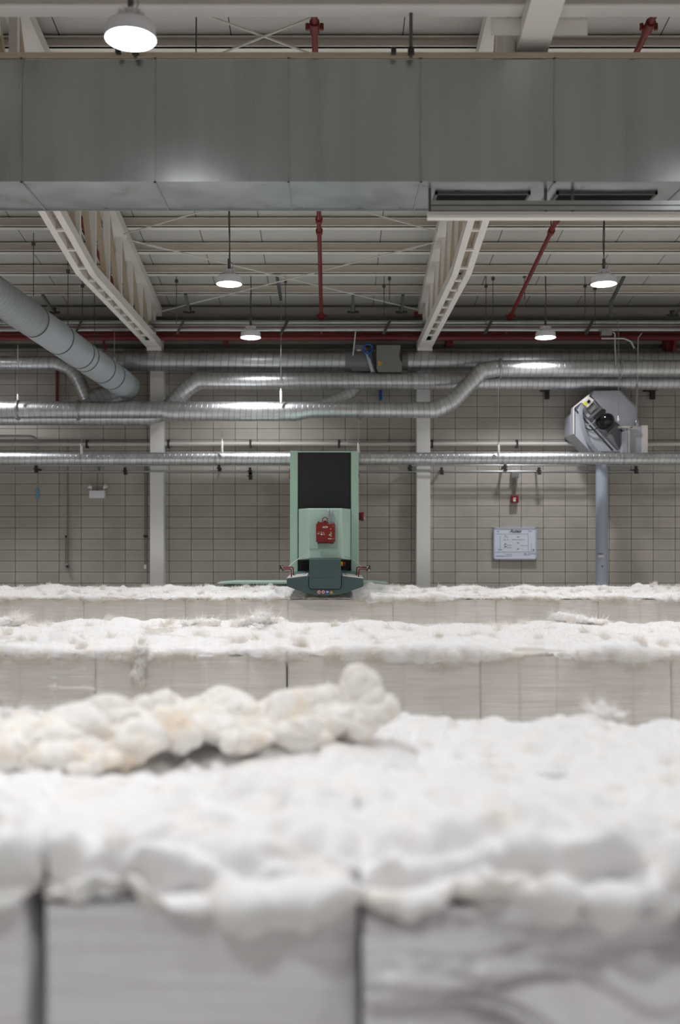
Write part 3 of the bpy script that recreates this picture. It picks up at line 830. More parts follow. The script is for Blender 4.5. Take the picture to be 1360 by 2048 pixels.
# ================================================================= WALL ITEMS
# damper box group
def poly(pts, Y): return [(at(x, y, Y).x, at(x, y, Y).z) for x, y in pts]
Yd = 17.95
t = thing('damper_unit', 'grey damper unit between the upper back ducts with blue hose loop and cabinet', 'damper', at(755, 742, Yd))
MB().tube([at(690, 722, 18.07), at(708, 722, 18.07), at(742, 722, 18.07)], [.185, .20, .20], 28).build('damper_collar', 'fan_dark', t, smooth=True)
MB().tube([at(803, 722, 18.07), at(823, 722, 18.07)], [.15, .175], 28).build('outlet_collar', 'fan_dark', t, smooth=True)
MB().prism(poly([(704, 742), (742, 742), (742, 705), (728, 690), (712, 688), (706, 700)], Yd), Yd, 18.1).build('damper_body', 'fan_dark', t, bevel=.01)
cab = MB().prism(poly([(757, 744), (804, 744), (804, 726), (798, 714), (802, 690), (753, 690), (753, 736)], Yd-.1), Yd-.1, 18.2).build('cabinet', 'cabinet_grey', t, bevel=.006)
MB().prism(poly([(757, 722), (757, 732), (765.5, 727)], Yd-.1), Yd-.106, Yd-.1).build('warning_triangle', 'sign_yellow', cab)
MB().prism(poly([(759.2, 726), (759.2, 729), (762, 727.6)], Yd-.1), Yd-.109, Yd-.106).build('warning_symbol', 'black_rubber', cab)
MB().prism(poly([(714, 707), (722, 707), (722, 699), (714, 699)], Yd), Yd-.006, Yd).build('label_plate', 'sign_white', t)
m = MB()
for kk in range(3):
    pts = [at(735.5+9.2*math.cos(a), 697+9.5*math.sin(a)+kk*.4, Yd-.12-.02*kk) for a in [2*PI*q/20 for q in range(21)]]
    m.tube(pts, .011, 8)
m.tube([at(736, 706, Yd-.12), at(738, 713, Yd-.12), at(743, 722, Yd-.05)], .012, 8)
m.build('blue_hose_loop', 'blue_hose', t, smooth=True)['label'] = 'coiled blue hose'
MB().bar(at(733, 704, Yd-.06), at(745, 744, Yd-.06), .075, .05).build('actuator_arm', 'fan_grey', t)
MB().bar(at(746, 700, Yd-.03), at(754, 744, Yd-.03), .05, .05).build('linkage', 'dark_iron', t)
MB().tube([at(712, 655, 17.6), at(706, 711, 17.85)], .012, 8).build('stay_rod', 'galv', t, smooth=True)
tag(MB().box(at(758, 780, 18.46), at(764, 800, 18.35)).build('wall_bracket', 'blue_hose'), 'small blue bracket on the wall below the damper unit', 'bracket')
for px, lab in ((1094, 'left of the wall fan'), (1305, 'right of the wall fan')):
    tag(MB().box(at(px-3, 776, 18.4), at(px+3, 799, 18.48)).box(at(px-3, 776, 18.0), at(px+3, 779, 18.48)).build('wall_bracket', 'dark_iron'), 'dark duct bracket on the wall, %s' % lab, 'bracket', 'dark duct brackets')

# wall fan ---------------------------------------------------------------
Yf = 17.75
t = thing('wall_fan', 'large grey octagonal fan housing on the wall at the right with black motor', 'fan', at(1212, 905, 18.1))
MB().prism(poly([(1140, 870), (1176, 906), (1243, 906), (1273, 876), (1273, 815), (1240, 782), (1184, 782), (1140, 832)], 18.0), 17.95, 18.45).build('rear_housing', 'fan_grey', t, bevel=.01)
MB().prism(poly([(1147, 868), (1180, 903), (1242, 903), (1242, 862), (1178, 791), (1147, 815)], Yf), Yf, 17.95).build('front_casing', 'fan_grey', t, bevel=.008)
MB().prism(poly([(1186, 782), (1238, 782), (1271, 818), (1271, 862), (1243, 862), (1182, 793)], Yf+.1), Yf+.06, 17.96).build('cover_plate', 'fan_grey', t, bevel=.006)
MB().prism(poly([(1226, 870), (1238, 898), (1242, 880), (1240, 850), (1226, 838), (1200, 852)], Yf-.03), Yf-.03, Yf+.02).build('belt_guard', 'fan_dark', t, bevel=.004)
def strip(x0, y0, x1, y1, w, Y, h, name, m):
    return MB().bar(at(x0, y0, Y), at(x1, y1, Y), sz(w, Y), h, (0, 1, 0)).build(name, m, t)
strip(1150, 818, 1226, 901, 1.6, Yf-.02, .04, 'edge_rib', 'dark_iron')
strip(1166, 826, 1236, 900, 1.4, Yf-.02, .04, 'edge_rib', 'fan_dark')
strip(1178, 836, 1203, 815, 4, Yf-.05, .08, 'mounting_bar', 'fan_dark')
strip(1190, 838, 1209, 820, 6, Yf-.07, .10, 'mounting_bar', 'dark_iron')
strip(1213, 871, 1234, 851, 5, Yf-.06, .06, 'mounting_bar', 'fan_dark')
strip(1147, 815, 1178, 790, 2, Yf-.01, .05, 'casing_lip', 'white_steel')
strip(1147, 815, 1147, 868, 1.6, Yf-.01, .05, 'casing_lip', 'white_steel')
c = at(1209, 842, Yf)
mo = MB().lathe((c.x-.02, Yf, c.z-.02), [(.13, .06), (.135, -.06), (.12, -.10), (.02, -.11)], 28, 'y').build('motor_flange', 'black_rubber', t, smooth=True)
c = at(1212, 841, Yf-.1)
MB().lathe((c.x, Yf-.1, c.z), [(.118, 0), (.122, -.06), (.115, -.12), (.085, -.165), (.04, -.19), (.005, -.197)], 32, 'y').build('motor_cap', 'black_gloss', mo, smooth=True)
tb = MB().prism(poly([(1162, 806), (1174, 816), (1187, 801), (1175, 793)], Yf-.06), Yf-.12, Yf).build('terminal_box', 'white_steel', t, bevel=.004)
MB().prism(poly([(1166, 807.5), (1171, 812), (1175, 807), (1170, 802.8)], Yf-.12), Yf-.124, Yf-.12).build('yellow_label', 'label_yellow', tb)
MB().prism(poly([(1173, 804), (1177, 807), (1181, 802), (1177, 799)], Yf-.12), Yf-.135, Yf-.12).build('switch_window', 'black_gloss', tb)
MB().prism(poly([(1174, 818), (1181, 827), (1193, 815), (1186, 807)], Yf-.06), Yf-.09, Yf).build('junction_cover', 'cabinet_grey', t, bevel=.003)
for q in range(3):
    MB().tube([at(1163+3*q, 809+2*q, Yf-.06), at(1159+2.6*q, 816, Yf-.07), at(1158+3*q, 832, Yf-.08), at(1163+3*q, 856, Yf-.08), at(1172+3*q, 880, Yf-.07), at(1188+4*q, 902, Yf-.06), at(1196+4*q, 907, Yf-.06)], .012, 8).build('cable', 'grey_cable', t, smooth=True)
MB().tube([at(1194, 835, Yf-.08), at(1186, 846, Yf-.08), at(1178, 849, Yf-.08), at(1168, 848, Yf-.06)], .007, 6).build('cable', 'grey_cable', t, smooth=True)
MB().tube([at(1200, 852, Yf-.08), at(1190, 859, Yf-.09), at(1180, 860, Yf-.08), at(1170, 855, Yf-.06)], .01, 6).build('cable', 'black_rubber', t, smooth=True)
MB().tube([at(1196, 875, Yf-.02), at(1203, 879, Yf-.03), at(1210, 878, Yf-.02)], .004, 6).build('cable', 'grey_cable', t, smooth=True)
t = thing('control_cabinet', 'upright light grey cabinet hooked to the right side of the wall fan', 'cabinet', at(1265, 906, 17.7))
MB().box(at(1258, 906, 17.68), at(1284, 855, 17.95)).build('cabinet_body', 'fan_grey', t, bevel=.006)
MB().box(at(1284.5, 906, 17.66), at(1287, 853.5, 17.9)).build('side_rail', 'white_steel', t)
MB().prism(poly([(1242, 906), (1255, 906), (1255, 862), (1250, 861), (1243, 864)], 17.66), 17.62, 17.9).build('side_duct', 'fan_grey', t, bevel=.004)
MB().box(at(1237, 856, 17.6), at(1262, 853, 17.7)).box(at(1255, 906, 17.62), at(1257, 853, 17.7)).box(at(1260, 857.5, 17.6), at(1271, 854.5, 17.66)).build('top_bracket', 'plate_grey', t)
MB().tube([at(1273, 846, 17.7), at(1274, 768, 17.7)], .015, 8).lathe(at(1274, 845, 17.7), [(.02, -.08), (.045, -.02), (.045, .02), (.015, .06)], 12).build('suspension_rod', 'galv', t, smooth=True)
# blue upright pipe
t = thing('upright_pipe', 'pale blue upright pipe from the wall fan down behind the bales', 'pipe', at(1203.5, 1300, 17.95))
c = at(1203.5, 1000, 17.95)
MB().tube([(c.x, c.y, 0), (c.x, c.y, at(0, 900, 17.95).z)], sz(23.5, 17.95)/2, 28).build('pipe_run', 'blue_pipe', t, smooth=True)
MB().tube([(c.x, c.y, at(0, 1070, 17.95).z), (c.x, c.y, at(0, 1066, 17.95).z)], sz(24.5, 17.95)/2, 28).build('pipe_joint', 'blue_pipe', t, smooth=True)
pz = at(1202, 1113, 17.84)
MB().box((pz.x-.05, 17.835, pz.z-.02), (pz.x+.05, 17.85, pz.z+.02)).build('oval_label', 'sign_white', t, bevel=.008)
MB().box((pz.x-.05, 17.838, pz.z+.045), (pz.x+.03, 17.85, pz.z+.055)).build('small_lettering', 'ink', t)
MB().lathe((pz.x+.02, 17.845, pz.z-.17), [(.012, .0), (.012, -.02)], 10, 'y').build('bolt', 'dark_iron', t)

# fire call point
t = thing('fire_call_point', 'small red fire alarm call point on the wall above the notice board', 'alarm', at(1029, 1006, 18.4))
MB().box(at(1023, 1005.5, 18.38), at(1035, 991, WY)).build('alarm_box', 'red_box', t, bevel=.008)
MB().box(at(1026.5, 1003, 18.37), at(1031, 998, 18.385)).build('break_glass', 'sign_white', t)
MB().box(at(1026.5, 997, 18.372), at(1032, 995.5, 18.385)).build('lettering_strip', 'sign_white', t)
for px in (1026.5, 1030.5): MB().tube([at(px, 991, 18.44), at(px, 951, 18.44)], .009, 8).build('supply_conduit', 'galv_mid', t, smooth=True)
tag(MB().box(at(1024, 955, 18.36), at(1035.5, 941, WY)).box(at(1026, 941, 18.4), at(1033, 937, 18.46)).build('junction_box', 'galv', bevel=.004), 'grey junction box above the red fire call point', 'junction box')
# notice board
Yb = 18.44
t = thing('notice_board', 'white framed notice board with printed plan on the block wall', 'board', at(1030, 1119, Yb))
a, b = at(987, 1119, Yb), at(1073, 1055, Yb)
MB().box((a.x, Yb, a.z), (b.x, WY, b.z)).build('board_panel', 'board_white', t)
fw = .02
m = MB().box((a.x-.0, Yb-.012, a.z), (b.x, Yb+.02, a.z+fw)).box((a.x, Yb-.012, b.z-fw), (b.x, Yb+.02, b.z)).box((a.x, Yb-.012, a.z), (a.x+fw, Yb+.02, b.z)).box((b.x-fw, Yb-.012, a.z), (b.x, Yb+.02, b.z))
m.build('board_frame', 'board_frame', t)
text('heading_lettering', 'Autex', at(1030.5, 1062.5, Yb-.002), .085, 'ink', t, shear=.4, off=.002)
m = MB()
for (x0, y0, x1, th) in ((1009, 1071.5, 1012.5, 1.1), (1008, 1079.5, 1010.5, 1), (1009, 1088, 1013, 1.4), (1008, 1090.5, 1010, 1), (1009, 1093.3, 1013.5, 1.2), (1008, 1095.5, 1010, 1), (1034, 1074, 1038, 1.2), (1034, 1086, 1038, 1.2), (1034, 1098, 1038, 1.2),
                         (1048, 1107.5, 1052, 1.1), (1055, 1107.5, 1072, .6), (992, 1112.3, 1008, .8), (994, 1063, 998, 1)):
    MB().box(at(x0, y0+th/2, Yb-.003), at(x1, y0-th/2, Yb)).build('printed_line', 'ink', t)
m = MB()
for (x0, y0, x1, th) in ((1008, 1074.5, 1017, .6), (1014, 1079.5, 1017, .8), (1014, 1090.5, 1023, .7), (1014, 1095.5, 1023, .7), (1024, 1079.3, 1050, .6), (1040, 1091.4, 1056, .5), (996, 1099.5, 1004, 1.6), (1010, 1108.5, 1024, .7), (1010, 1112, 1024, .6), (1048, 1110, 1060, .6), (992, 1068, 1056, .5), (992, 1104, 1068, .5),
                         (1056, 1062.5, 1064, 1)):
    m.box(at(x0, y0+th/2, Yb-.003), at(x1, y0-th/2, Yb))
for (x0, y0, y1) in ((1056, 1068, 1104), (1062.5, 1085, 1104), (1000, 1072, 1098)): m.box(at(x0, y1, Yb-.003), at(x0+.5, y0, Yb))
m.lathe(at(1067, 1100, Yb-.001), [(.018, 0), (.018, -.002)], 12, 'y')
m.build('printed_drawing', 'ink_pale', t)
# emergency light
t = thing('emergency_light', 'white emergency light box with two lamp heads on the left of the wall', 'lamp', at(195, 997, 18.4))
MB().box(at(178, 996, 18.38), at(212, 981.5, WY)).build('light_box', 'white_plastic', t, bevel=.008)
for px, s in ((180.5, -1), (209.5, 1)):
    c = at(px, 974, 18.40)
    h = MB(); d0 = Vector((s*.5, -.4, .35)).normalized(); p0 = Vector(c)
    h.tube([p0-d0*.03, p0+d0*.015, p0+d0*.04], [.018, .036, .038], 16).build('lamp_head', 'white_plastic', t, smooth=True)
    MB().tube([at(px+(-s*2), 981, 18.42), p0-d0*.02], .008, 8).build('swivel_stem', 'white_plastic', t, smooth=True)
tag(MB().box(at(189, 940, 18.3), at(200.5, 929, WY)).build('junction_box', 'galv', bevel=.004), 'grey junction box above the emergency light', 'junction box')
tag(MB().tube([at(195, 940, 18.44), at(195, 981, 18.44)], .008, 8).build('supply_conduit', 'galv_mid', smooth=True), 'thin conduit from junction box down to the emergency light', 'conduit')
# blue pendant
t = thing('pendant_socket', 'pale blue pendant socket hanging at the left by the wall', 'socket', at(75, 999, 18.25))
MB().tube([at(75, 930, 18.3), at(75, 979, 18.3)], .014, 8).lathe(at(75, 897, 18.3), [(.02, -.3), (.03, -.02), (.03, .02)], 12).build('conduit_drop', 'galv', t, smooth=True)
MB().tube([at(75, 976, 18.3), at(75, 981, 18.3), at(75, 996, 18.3), at(75, 999, 18.3)], [.016, .034, .034, .02], 8).build('socket_body', 'blue_plastic', t)
# outlet conduits
t = thing('wall_outlet', 'grey wall outlet at the end of a long conduit, left part of the wall', 'outlet', at(135, 1140, 18.4))
MB().tube([at(135.5, 880, 18.44), at(135.5, 1127, 18.44)], .012, 8).tube([at(131.5, 1070, 18.46), at(131.5, 1127, 18.46)], .008, 8).build('supply_conduit', 'galv_mid', t, smooth=True)
MB().box(at(131, 1140, 18.42), at(138.5, 1126.5, WY)).build('outlet_box', 'galv', t, bevel=.004)
c = at(134.5, 1133, 18.41); MB().lathe((c.x, 18.42, c.z), [(.024, 0), (.024, -.015)], 16, 'y').build('socket_hole', 'black_rubber', t)
MB().box(at(130, 1075, 18.44), at(133.5, 1071, WY)).build('conduit_clip', 'dark_iron', t)
t = thing('wall_outlet', 'small white wall outlet beside the left column at the end of a conduit', 'outlet', at(291, 1140, 18.4))
for px in (290, 293.5): MB().tube([at(px, 925, 18.45), at(px, 1129, 18.45)], .009, 8).build('supply_conduit', 'galv_mid', t, smooth=True)
MB().box(at(288, 1138, 18.42), at(294, 1129, WY)).build('outlet_box', 'white_plastic', t, bevel=.004)
MB().box(at(287, 1075, 18.43), at(295.5, 1070, WY)).build('conduit_clip', 'dark_iron', t)
for px, y0, y1, lab in ((131, 745, 800, 'left of the left column, behind the ducts'), (1256, 660, 720, 'right of the wall fan, near the eave')):
    tag(MB().tube([at(px, y0, 18.45), at(px, y1, 18.45)], .01, 8).build('supply_conduit', 'galv_mid', smooth=True), 'short upright conduit %s' % lab, 'conduit')
# small pipes at upper right
t = thing('pipe_loop', 'thin grey conduit loop in front of the red main at the right', 'conduit', at(1230, 680, 17.3))
MB().tube([at(1203, 677, 17.3), at(1248, 677, 17.3), at(1262, 683, 17.3), at(1269, 697, 17.3)], .016, 8).build('loop_pipe', 'galv', t, smooth=True)
MB().tube([at(1226, 664, 17.3), at(1230, 668, 17.3), at(1230, 690, 17.35), at(1232, 730, 17.38)], .014, 8).build('drop_pipe', 'galv', t, smooth=True)
MB().tube([at(1284, 666, 17.3), at(1276, 676, 17.3), at(1275, 770, 17.5)], .010, 8).build('drop_pipe', 'galv', t, smooth=True)
MB().box(at(1203, 670, 17.25), at(1221, 662, 17.35)).build('conduit_box', 'galv', t, bevel=.004)

# ================================================================= BALE PLUCKER MACHINE
TY0, TY1 = 16.42, 17.25
ZCH = at(0, 1163.3, 16.75).z+.002
def bx(x0, y0, x1, y1, Y, depth): return at(x0, y1, Y), Vector((at(x1, 0, Y).x, Y+depth, at(0, y0, Y).z))
t = thing('bale_plucker', 'tall pale green bale plucking machine reaching over the far bale row', 'machine', at(649, 1190, 15.0))
ztop = at(0, 902, TY0).z
def posts(x0, x1, nm):
    a = at(x0, 0, TY0).x; b = at(x1, 0, TY0).x
    return MB().box((a, TY0, ZCH), (b, TY1, ztop)).build(nm, 'machine_green', t, bevel=.008)
posts(580, 595.5, 'tower_side'); posts(702, 717.3, 'tower_side')
MB().box((at(595.5, 0, TY0).x, TY0, at(0, 904.5, TY0).z), (at(702, 0, TY0).x, TY1, ztop)).build('tower_top', 'machine_green', t)
MB().box((at(595, 0, TY0).x, TY0+.05, ZCH), (at(702.5, 0, TY0).x, TY0+.07, ztop-.02)).build('roller_curtain', 'curtain_black', t)
MB().box((at(595, 0, TY0).x, TY0+.10, ZCH), (at(702.5, 0, TY0).x, TY1-.01, ztop-.03)).build('tower_core', 'curtain_black', t)
# tapered arm housing
YH = 13.98
zb_b, zt_b = at(0, 1120, TY0).z, at(0, 1018, TY0).z
zb_f, zt_f = at(0, 1117.2, YH).z, at(0, 1018, YH).z+.01
xl_b, xr_b = at(596.8, 0, TY0).x, at(701.2, 0, TY0).x
xl_f, xr_f = at(617, 0, YH).x, at(684.5, 0, YH).x
m = MB(); Yk = TY0+.02
m.loft([(xl_f, YH, zb_f), (xr_f, YH, zb_f), (xr_f, YH, zt_f), (xl_f, YH, zt_f)],
       [(xl_b, Yk, zb_b), (xr_b, Yk, zb_b), (xr_b, Yk, zt_b), (xl_b, Yk, zt_b)])
arm = m.build('arm_housing', 'machine_green', t, bevel=.01)
MB().box((at(617.5, 0, YH).x, YH-.006, at(0, 1097, YH).z), (at(677, 0, YH).x, YH, at(0, 1019, YH).z)).build('front_panel', 'machine_green_panel', arm)
# red control box
YB = YH-.10
cb = MB().box(at(632, 1084, YB), at(670, 1047.5, YB)+Vector((0, .08, 0))).build('spark_detection_box', 'red_box', t, bevel=.004)
cb['label'] = 'red control box with white lettering'
MB().box(at(635.5, 1087, YB+.015), at(667, 1083.5, YB+.07)).build('box_flange', 'red_pipe', cb)
MB().box(at(634.5, 1047.5, YB+.015), at(656, 1044.5, YB+.07)).build('box_flange', 'red_pipe', cb)
for px, py in ((637, 1045), (637, 1086), (664, 1086)): MB().lathe((at(px, 0, YB).x, YB+.03, at(0, py, YB).z), [(.014, .03), (.014, 0)], 10, 'y').build('fixing_bolt', 'dark_iron', cb)
text('box_lettering', 'ACM', at(650.3, 1054.4, YB-.001), .032, 'sign_white', cb, off=.0012)
tri = [(659.8, 1058.8), (662.8, 1058.8), (661.3, 1056)]
MB().prism(poly(tri, YB), YB-.002, YB).build('warning_triangle', 'sign_yellow', cb)
m = MB()
for (x0, x1, y, th) in ((634, 639.5, 1067.3, .9), (641, 645, 1064.4, .8), (636.5, 639, 1064.6, .6), (646, 648.5, 1064.8, .6), (646.5, 649.5, 1067.4, .6), (647, 649, 1069.3, 1), (660, 663.5, 1064.4, .7), (660, 663.8, 1067.2, .9), (660.5, 663, 1069.5, .7), (660, 663.8, 1072, .7), (656, 663.5, 1077.5, 1.3)):
    m.box(at(x0, y+th/2, YB-.002), at(x1, y-th/2, YB))
m.build('small_lettering', 'sign_white', cb)
c = at(643.2, 1068.8, YB); MB().lathe((c.x, YB, c.z), [(.013, 0), (.013, -.006), (.009, -.01), (.008, -.02)], 16, 'y').build('selector_knob', 'plate_grey', cb)
c = at(659.2, 1069.8, YB); MB().lathe((c.x, YB, c.z), [(.007, 0), (.005, -.004)], 10, 'y').build('status_light', 'led_green', cb)
for px, py in ((666.3, 1052.2), (666.6, 1077.6)):
    c = at(px, py, YB); MB().lathe((c.x, YB, c.z), [(.007, 0), (.007, -.003)], 10, 'y').build('lid_screw', 'brass', cb)
# ring on top and cables
pts = [at(650+5.2*math.cos(a), 1040+5.4*math.sin(a), YB+.04) for a in [2*PI*q/20 for q in range(21)]]
MB().tube(pts, .006, 8).tube([at(650, 1045, YB+.04), at(650, 1041, YB+.04)], .018, 10).build('cable_ring', 'red_pipe', cb, smooth=True)
for px in (656.8, 662.6):
    MB().tube([at(px, 1021.5, YH+.01), at(px, 1021, YB+.02), at(px+.3, 1024, YB-.01), at(px+1, 1034, YB-.0), at(px+.3, 1046, YB+.04)], .0125, 10).build('armoured_cable', 'grey_cable', arm, smooth=True)
# head ------------------------------------------------------------------
HY = 13.70; HB = 16.3
fr = [(573.2, 1172.5), (606, 1184.5), (628, 1189.6), (650, 1191.2), (672, 1189.8), (694, 1185), (726.8, 1172.8), (726.8, 1157.5), (683, 1152.5), (617, 1152.5), (573.2, 1157.8)]
hd = MB().prism(poly(fr, HY), HY, HB).build('plucking_head', 'machine_teal', t, bevel=.008)
# plates on top of the head
zl_ = at(0, 1157.8, HY).z; zr_ = at(0, 1152.5, HY).z
for s, xo, xi in ((-1, 573.2, 614.5), (1, 726.8, 685)):
    xa_, xb_ = at(xo, 0, HY).x, at(xi, 0, HY).x
    za_ = zl_+.004; zb_ = zl_+(zr_-zl_)*.95+.004
    m = MB().loft([(xa_, HY+.0, za_), (xb_, HY+.0, zb_), (xb_, HY+.0, zb_+.008), (xa_, HY+.0, za_+.008)],
                  [(xa_, HY+.95, za_), (xb_, HY+.95, zb_), (xb_, HY+.95, zb_+.008), (xa_, HY+.95, za_+.008)])
    pl = m.build('top_plate', 'plate_grey', hd)
    for u, v in ((.8, .5), (.85, .75), (.2, .3), (.3, .75)):
        cx_ = xa_+(xb_-xa_)*u; MB().lathe((cx_, HY+.95*v, za_+(zb_-za_)*u+.008), [(.012, 0), (.012, .006)], 8).build('plate_bolt', 'galv_dark', pl)
# central box
x0, x1 = at(618.5, 0, HY).x, at(682, 0, HY).x; zb0 = at(0, 1177.3, HY).z; zt0 = at(0, 1118.3, HY).z
def rr(x0, x1, z0, z1, rad, n=5):
    P = []
    for cx_, cz_, a0 in ((x0+rad, z0+rad, PI), (x1-rad, z0+rad, 1.5*PI)):
        for q in range(n+1):
            a = a0+q/n*PI/2; P.append((cx_+rad*math.cos(a), cz_+rad*math.sin(a)))
    return P+[(x1, z1), (x0, z1)]
MB().prism(rr(x0-.012, x1+.012, zb0-.012, at(0, 1152, HY).z, .05), HY-.004, HY).build('panel_gap', 'black_rubber', hd)
MB().prism(rr(x0, x1, zb0, zt0, .04), HY-.03, TY0+.1).build('centre_box', 'machine_teal', hd, bevel=.005)
MB().box((x0+.03, HY-.0315, at(0, 1155.2, HY).z), (x1-.07, HY-.03, at(0, 1154.8, HY).z)).build('box_crease', 'black_rubber', hd)
# signs
for px, mm in ((638, 'w'), (646.6, 'w'), (655.2, 'b'), (662.8, 'y')):
    c = at(px, 1184, HY)
    if mm == 'y':
        o = MB().prism(poly([(px-3.6, 1187), (px+3.6, 1187), (px, 1180.8)], HY), HY-.003, HY).build('warning_sign', 'sign_yellow', hd)
        MB().prism(poly([(px-.5, 1186), (px+.5, 1186), (px+.5, 1183), (px-.5, 1183)], HY), HY-.004, HY-.003).build('sign_symbol', 'black_rubber', o)
        continue
    o = MB().lathe((c.x, HY, c.z), [(.026, 0), (.026, -.003)], 24, 'y').build('round_sign', 'sign_red' if mm == 'w' else 'sign_blue', hd)
    if mm == 'w':
        MB().lathe((c.x, HY-.003, c.z), [(.021, 0), (.021, -.001)], 24, 'y').build('sign_face', 'sign_white', o)
        MB().bar((c.x-.01, HY-.005, c.z-.008), (c.x+.011, HY-.005, c.z+.006), .011, .002, (0, 1, 0)).build('sign_symbol', 'black_rubber', o)
        MB().bar((c.x-.015, HY-.0065, c.z+.015), (c.x+.015, HY-.0065, c.z-.015), .004, .001, (0, 1, 0)).build('sign_slash', 'sign_red', o)
    else:
        MB().box((c.x-.014, HY-.005, c.z-.016), (c.x-.005, HY-.003, c.z+.014)).box((c.x-.005, HY-.005, c.z-.003), (c.x+.016, HY-.003, c.z+.008)).build('sign_symbol', 'sign_white', o)
# red bent arms with sensors
for s in (-1, 1):
    base = 576.5 if s < 0 else 723.5
    for j, (bx_, yy, dY) in enumerate(((584, 1153.5, .18), (587.5, 1150, .55))):
        px = (583 if j == 0 else 587) if s < 0 else (717 if j == 0 else 713)
        Ya = HY+dY; tip = (563+j*4) if s < 0 else (737-j*4)
        py0 = yy; pt = 1138-j*3.6
        MB().tube([at(px, py0+1.5, Ya), at(px+s*.7, pt+2, Ya), at(px+s*2.6, pt, Ya), at(tip, pt+.6, Ya)], .0095, 10).build('sensor_arm', 'red_pipe', hd, smooth=True)
        MB().lathe(at(px, py0+2.2, Ya), [(.03, -.01), (.03, .004), (.016, .01)], 12).build('arm_foot', 'plate_grey', hd)
    px = 562.5 if s < 0 else 737.5
    m = MB().cbox(at(px, 1138, HY+.18), (.03, .05, .05)).cbox(at(px+s*1.5, 1136, HY+.3), (.02, .03, .075)).cbox(at(px-s*3, 1134, HY+.5), (.015, .03, .05)).cbox(at(px-s*2, 1141, HY+.3), (.05, .02, .012))
    m.build('sensor_head', 'dark_iron', hd)
    m = MB().cbox(at(px+s*.5, 1140.5, HY+.17), (.02, .03, .03)).cbox(at(px-s*2, 1136, HY+.3), (.02, .02, .05))
    m.build('sensor_lens', 'plate_grey', hd)
    q0 = (578, 1133), (588, 1124), (598, 1117), (606, 1114), (618, 1112)
    MB().tube([at(x if s < 0 else 1300-x, y, HY+.5+i_*.12) for i_, (x, y) in enumerate(q0)], .006, 8).build('sensor_cable', 'white_rod', hd, smooth=True)
# yellow / red stop button
c = at(684.5, 1127.5, 14.2)
MB().lathe((c.x-.02, 14.2, c.z), [(.03, 0), (.03, .03)], 16, 'x').build('button_collar', 'sign_yellow', t)
MB().lathe((c.x+.015, 14.2, c.z), [(.018, 0), (.024, .015), (.024, .03)], 16, 'x').build('stop_button', 'red_box', t)
# side beacons
MB().box(at(717.3, 1041, TY0+.1), at(724, 1025, TY0+.2)).box(at(724, 1042, TY0+.05), at(727, 1024.5, TY0+.25)).build('alarm_sounder', 'red_box', t, bevel=.004)
MB().box(at(727, 1039, TY0+.1), at(729.5, 1033, TY0+.18)).build('sounder_lens', 'sign_white', t)
MB().box(at(577.5, 953, TY0+.2), at(580, 943.5, TY0+.3)).build('beacon_lamp', 'orange_lamp', t)
MB().box(at(578.3, 957, TY0+.18), at(580, 953, TY0+.3)).box(at(578.3, 943.5, TY0+.18), at(580, 938, TY0+.3)).build('beacon_mount', 'dark_iron', t)
MB().box(at(717.3, 955, TY0+.2), at(718.4, 948, TY0+.28)).build('side_reflector', 'red_box', t)
# suction channel behind bales
zc = at(0, 1163.3, 16.75).z
t = thing('suction_channel', 'low pale green channel on the floor behind the far bales, under the machine', 'channel', (0, 16.9, 0))
xa_, xb_ = at(435, 0, 16.8).x, at(775, 0, 16.8).x
m = MB().prism([(xa_+.1, .05), (xb_-.1, .05), (xb_-.1, zc-.06), (xb_-.3, zc-.02), (xa_+.3, zc-.02), (xa_+.1, zc-.06)], 16.78, 17.0); m.build('channel_side', 'machine_teal', t)
MB().prism([(xa_+.2, zc-.03), (xb_-.2, zc-.03), (xb_, zc-.022), (xb_-.25, zc), (xa_+.25, zc), (xa_, zc-.022)], 16.6, 17.3).build('channel_cover', 'machine_green', t)
MB().box((-9, 16.62, 0), (9, 17.15, .10)).build('floor_rail', 'galv_dark', t)

# ================================================================= COTTON BALES
def ribbons(P, D, L, W, rng, bend=.6):
    """tapered curved fibre ribbons: P root points, D directions"""
    n = len(P); S = 4
    side = rng.normal(size=(n, 3)); side -= (side*D).sum(1)[:, None]*D; side /= np.linalg.norm(side, axis=1)[:, None]+1e-9
    cv = rng.normal(size=(n, 3))*bend
    V = np.zeros((n, (S+1)*2, 3))
    for s in range(S+1):
        t_ = s/S
        c = P+D*(L*t_)[:, None]+cv*(L*t_*t_*.6)[:, None]
        w = (W*(1-t_*.92))[:, None]
        V[:, 2*s] = c-side*w; V[:, 2*s+1] = c+side*w
    base = np.arange(n)[:, None]*((S+1)*2)
    Fs = np.concatenate([base+np.array([2*s, 2*s+1, 2*s+3, 2*s+2])[None, :] for s in range(S)], 0)
    return V.reshape(-1, 3), Fs
def np_mesh(name, V, Fq, m, parent, org, smooth=True):
    me = bpy.data.meshes.new(name)
    V = (V-np.array(org)).astype(np.float32)
    me.vertices.add(len(V)); me.vertices.foreach_set('co', V.ravel())
    me.loops.add(Fq.size); me.loops.foreach_set('vertex_index', Fq.astype(np.int32).ravel())
    me.polygons.add(len(Fq)); me.polygons.foreach_set('loop_start', np.arange(0, Fq.size, Fq.shape[1], dtype=np.int32))
    me.polygons.foreach_set('use_smooth', np.ones(len(Fq), dtype=bool))
    me.materials.append(MATS[m]); me.update(calc_edges=True); me.validate()
    o = bpy.data.objects.new(name, me); COL.objects.link(o)
    if parent: o.parent = parent
    else: o.location = org
    return o
def grid_faces(nu, nv):
    i = np.arange(nu-1)[:, None]*nv+np.arange(nv-1)[None, :]
    i = i.ravel()
    return np.stack([i, i+1, i+nv+1, i+nv], 1)
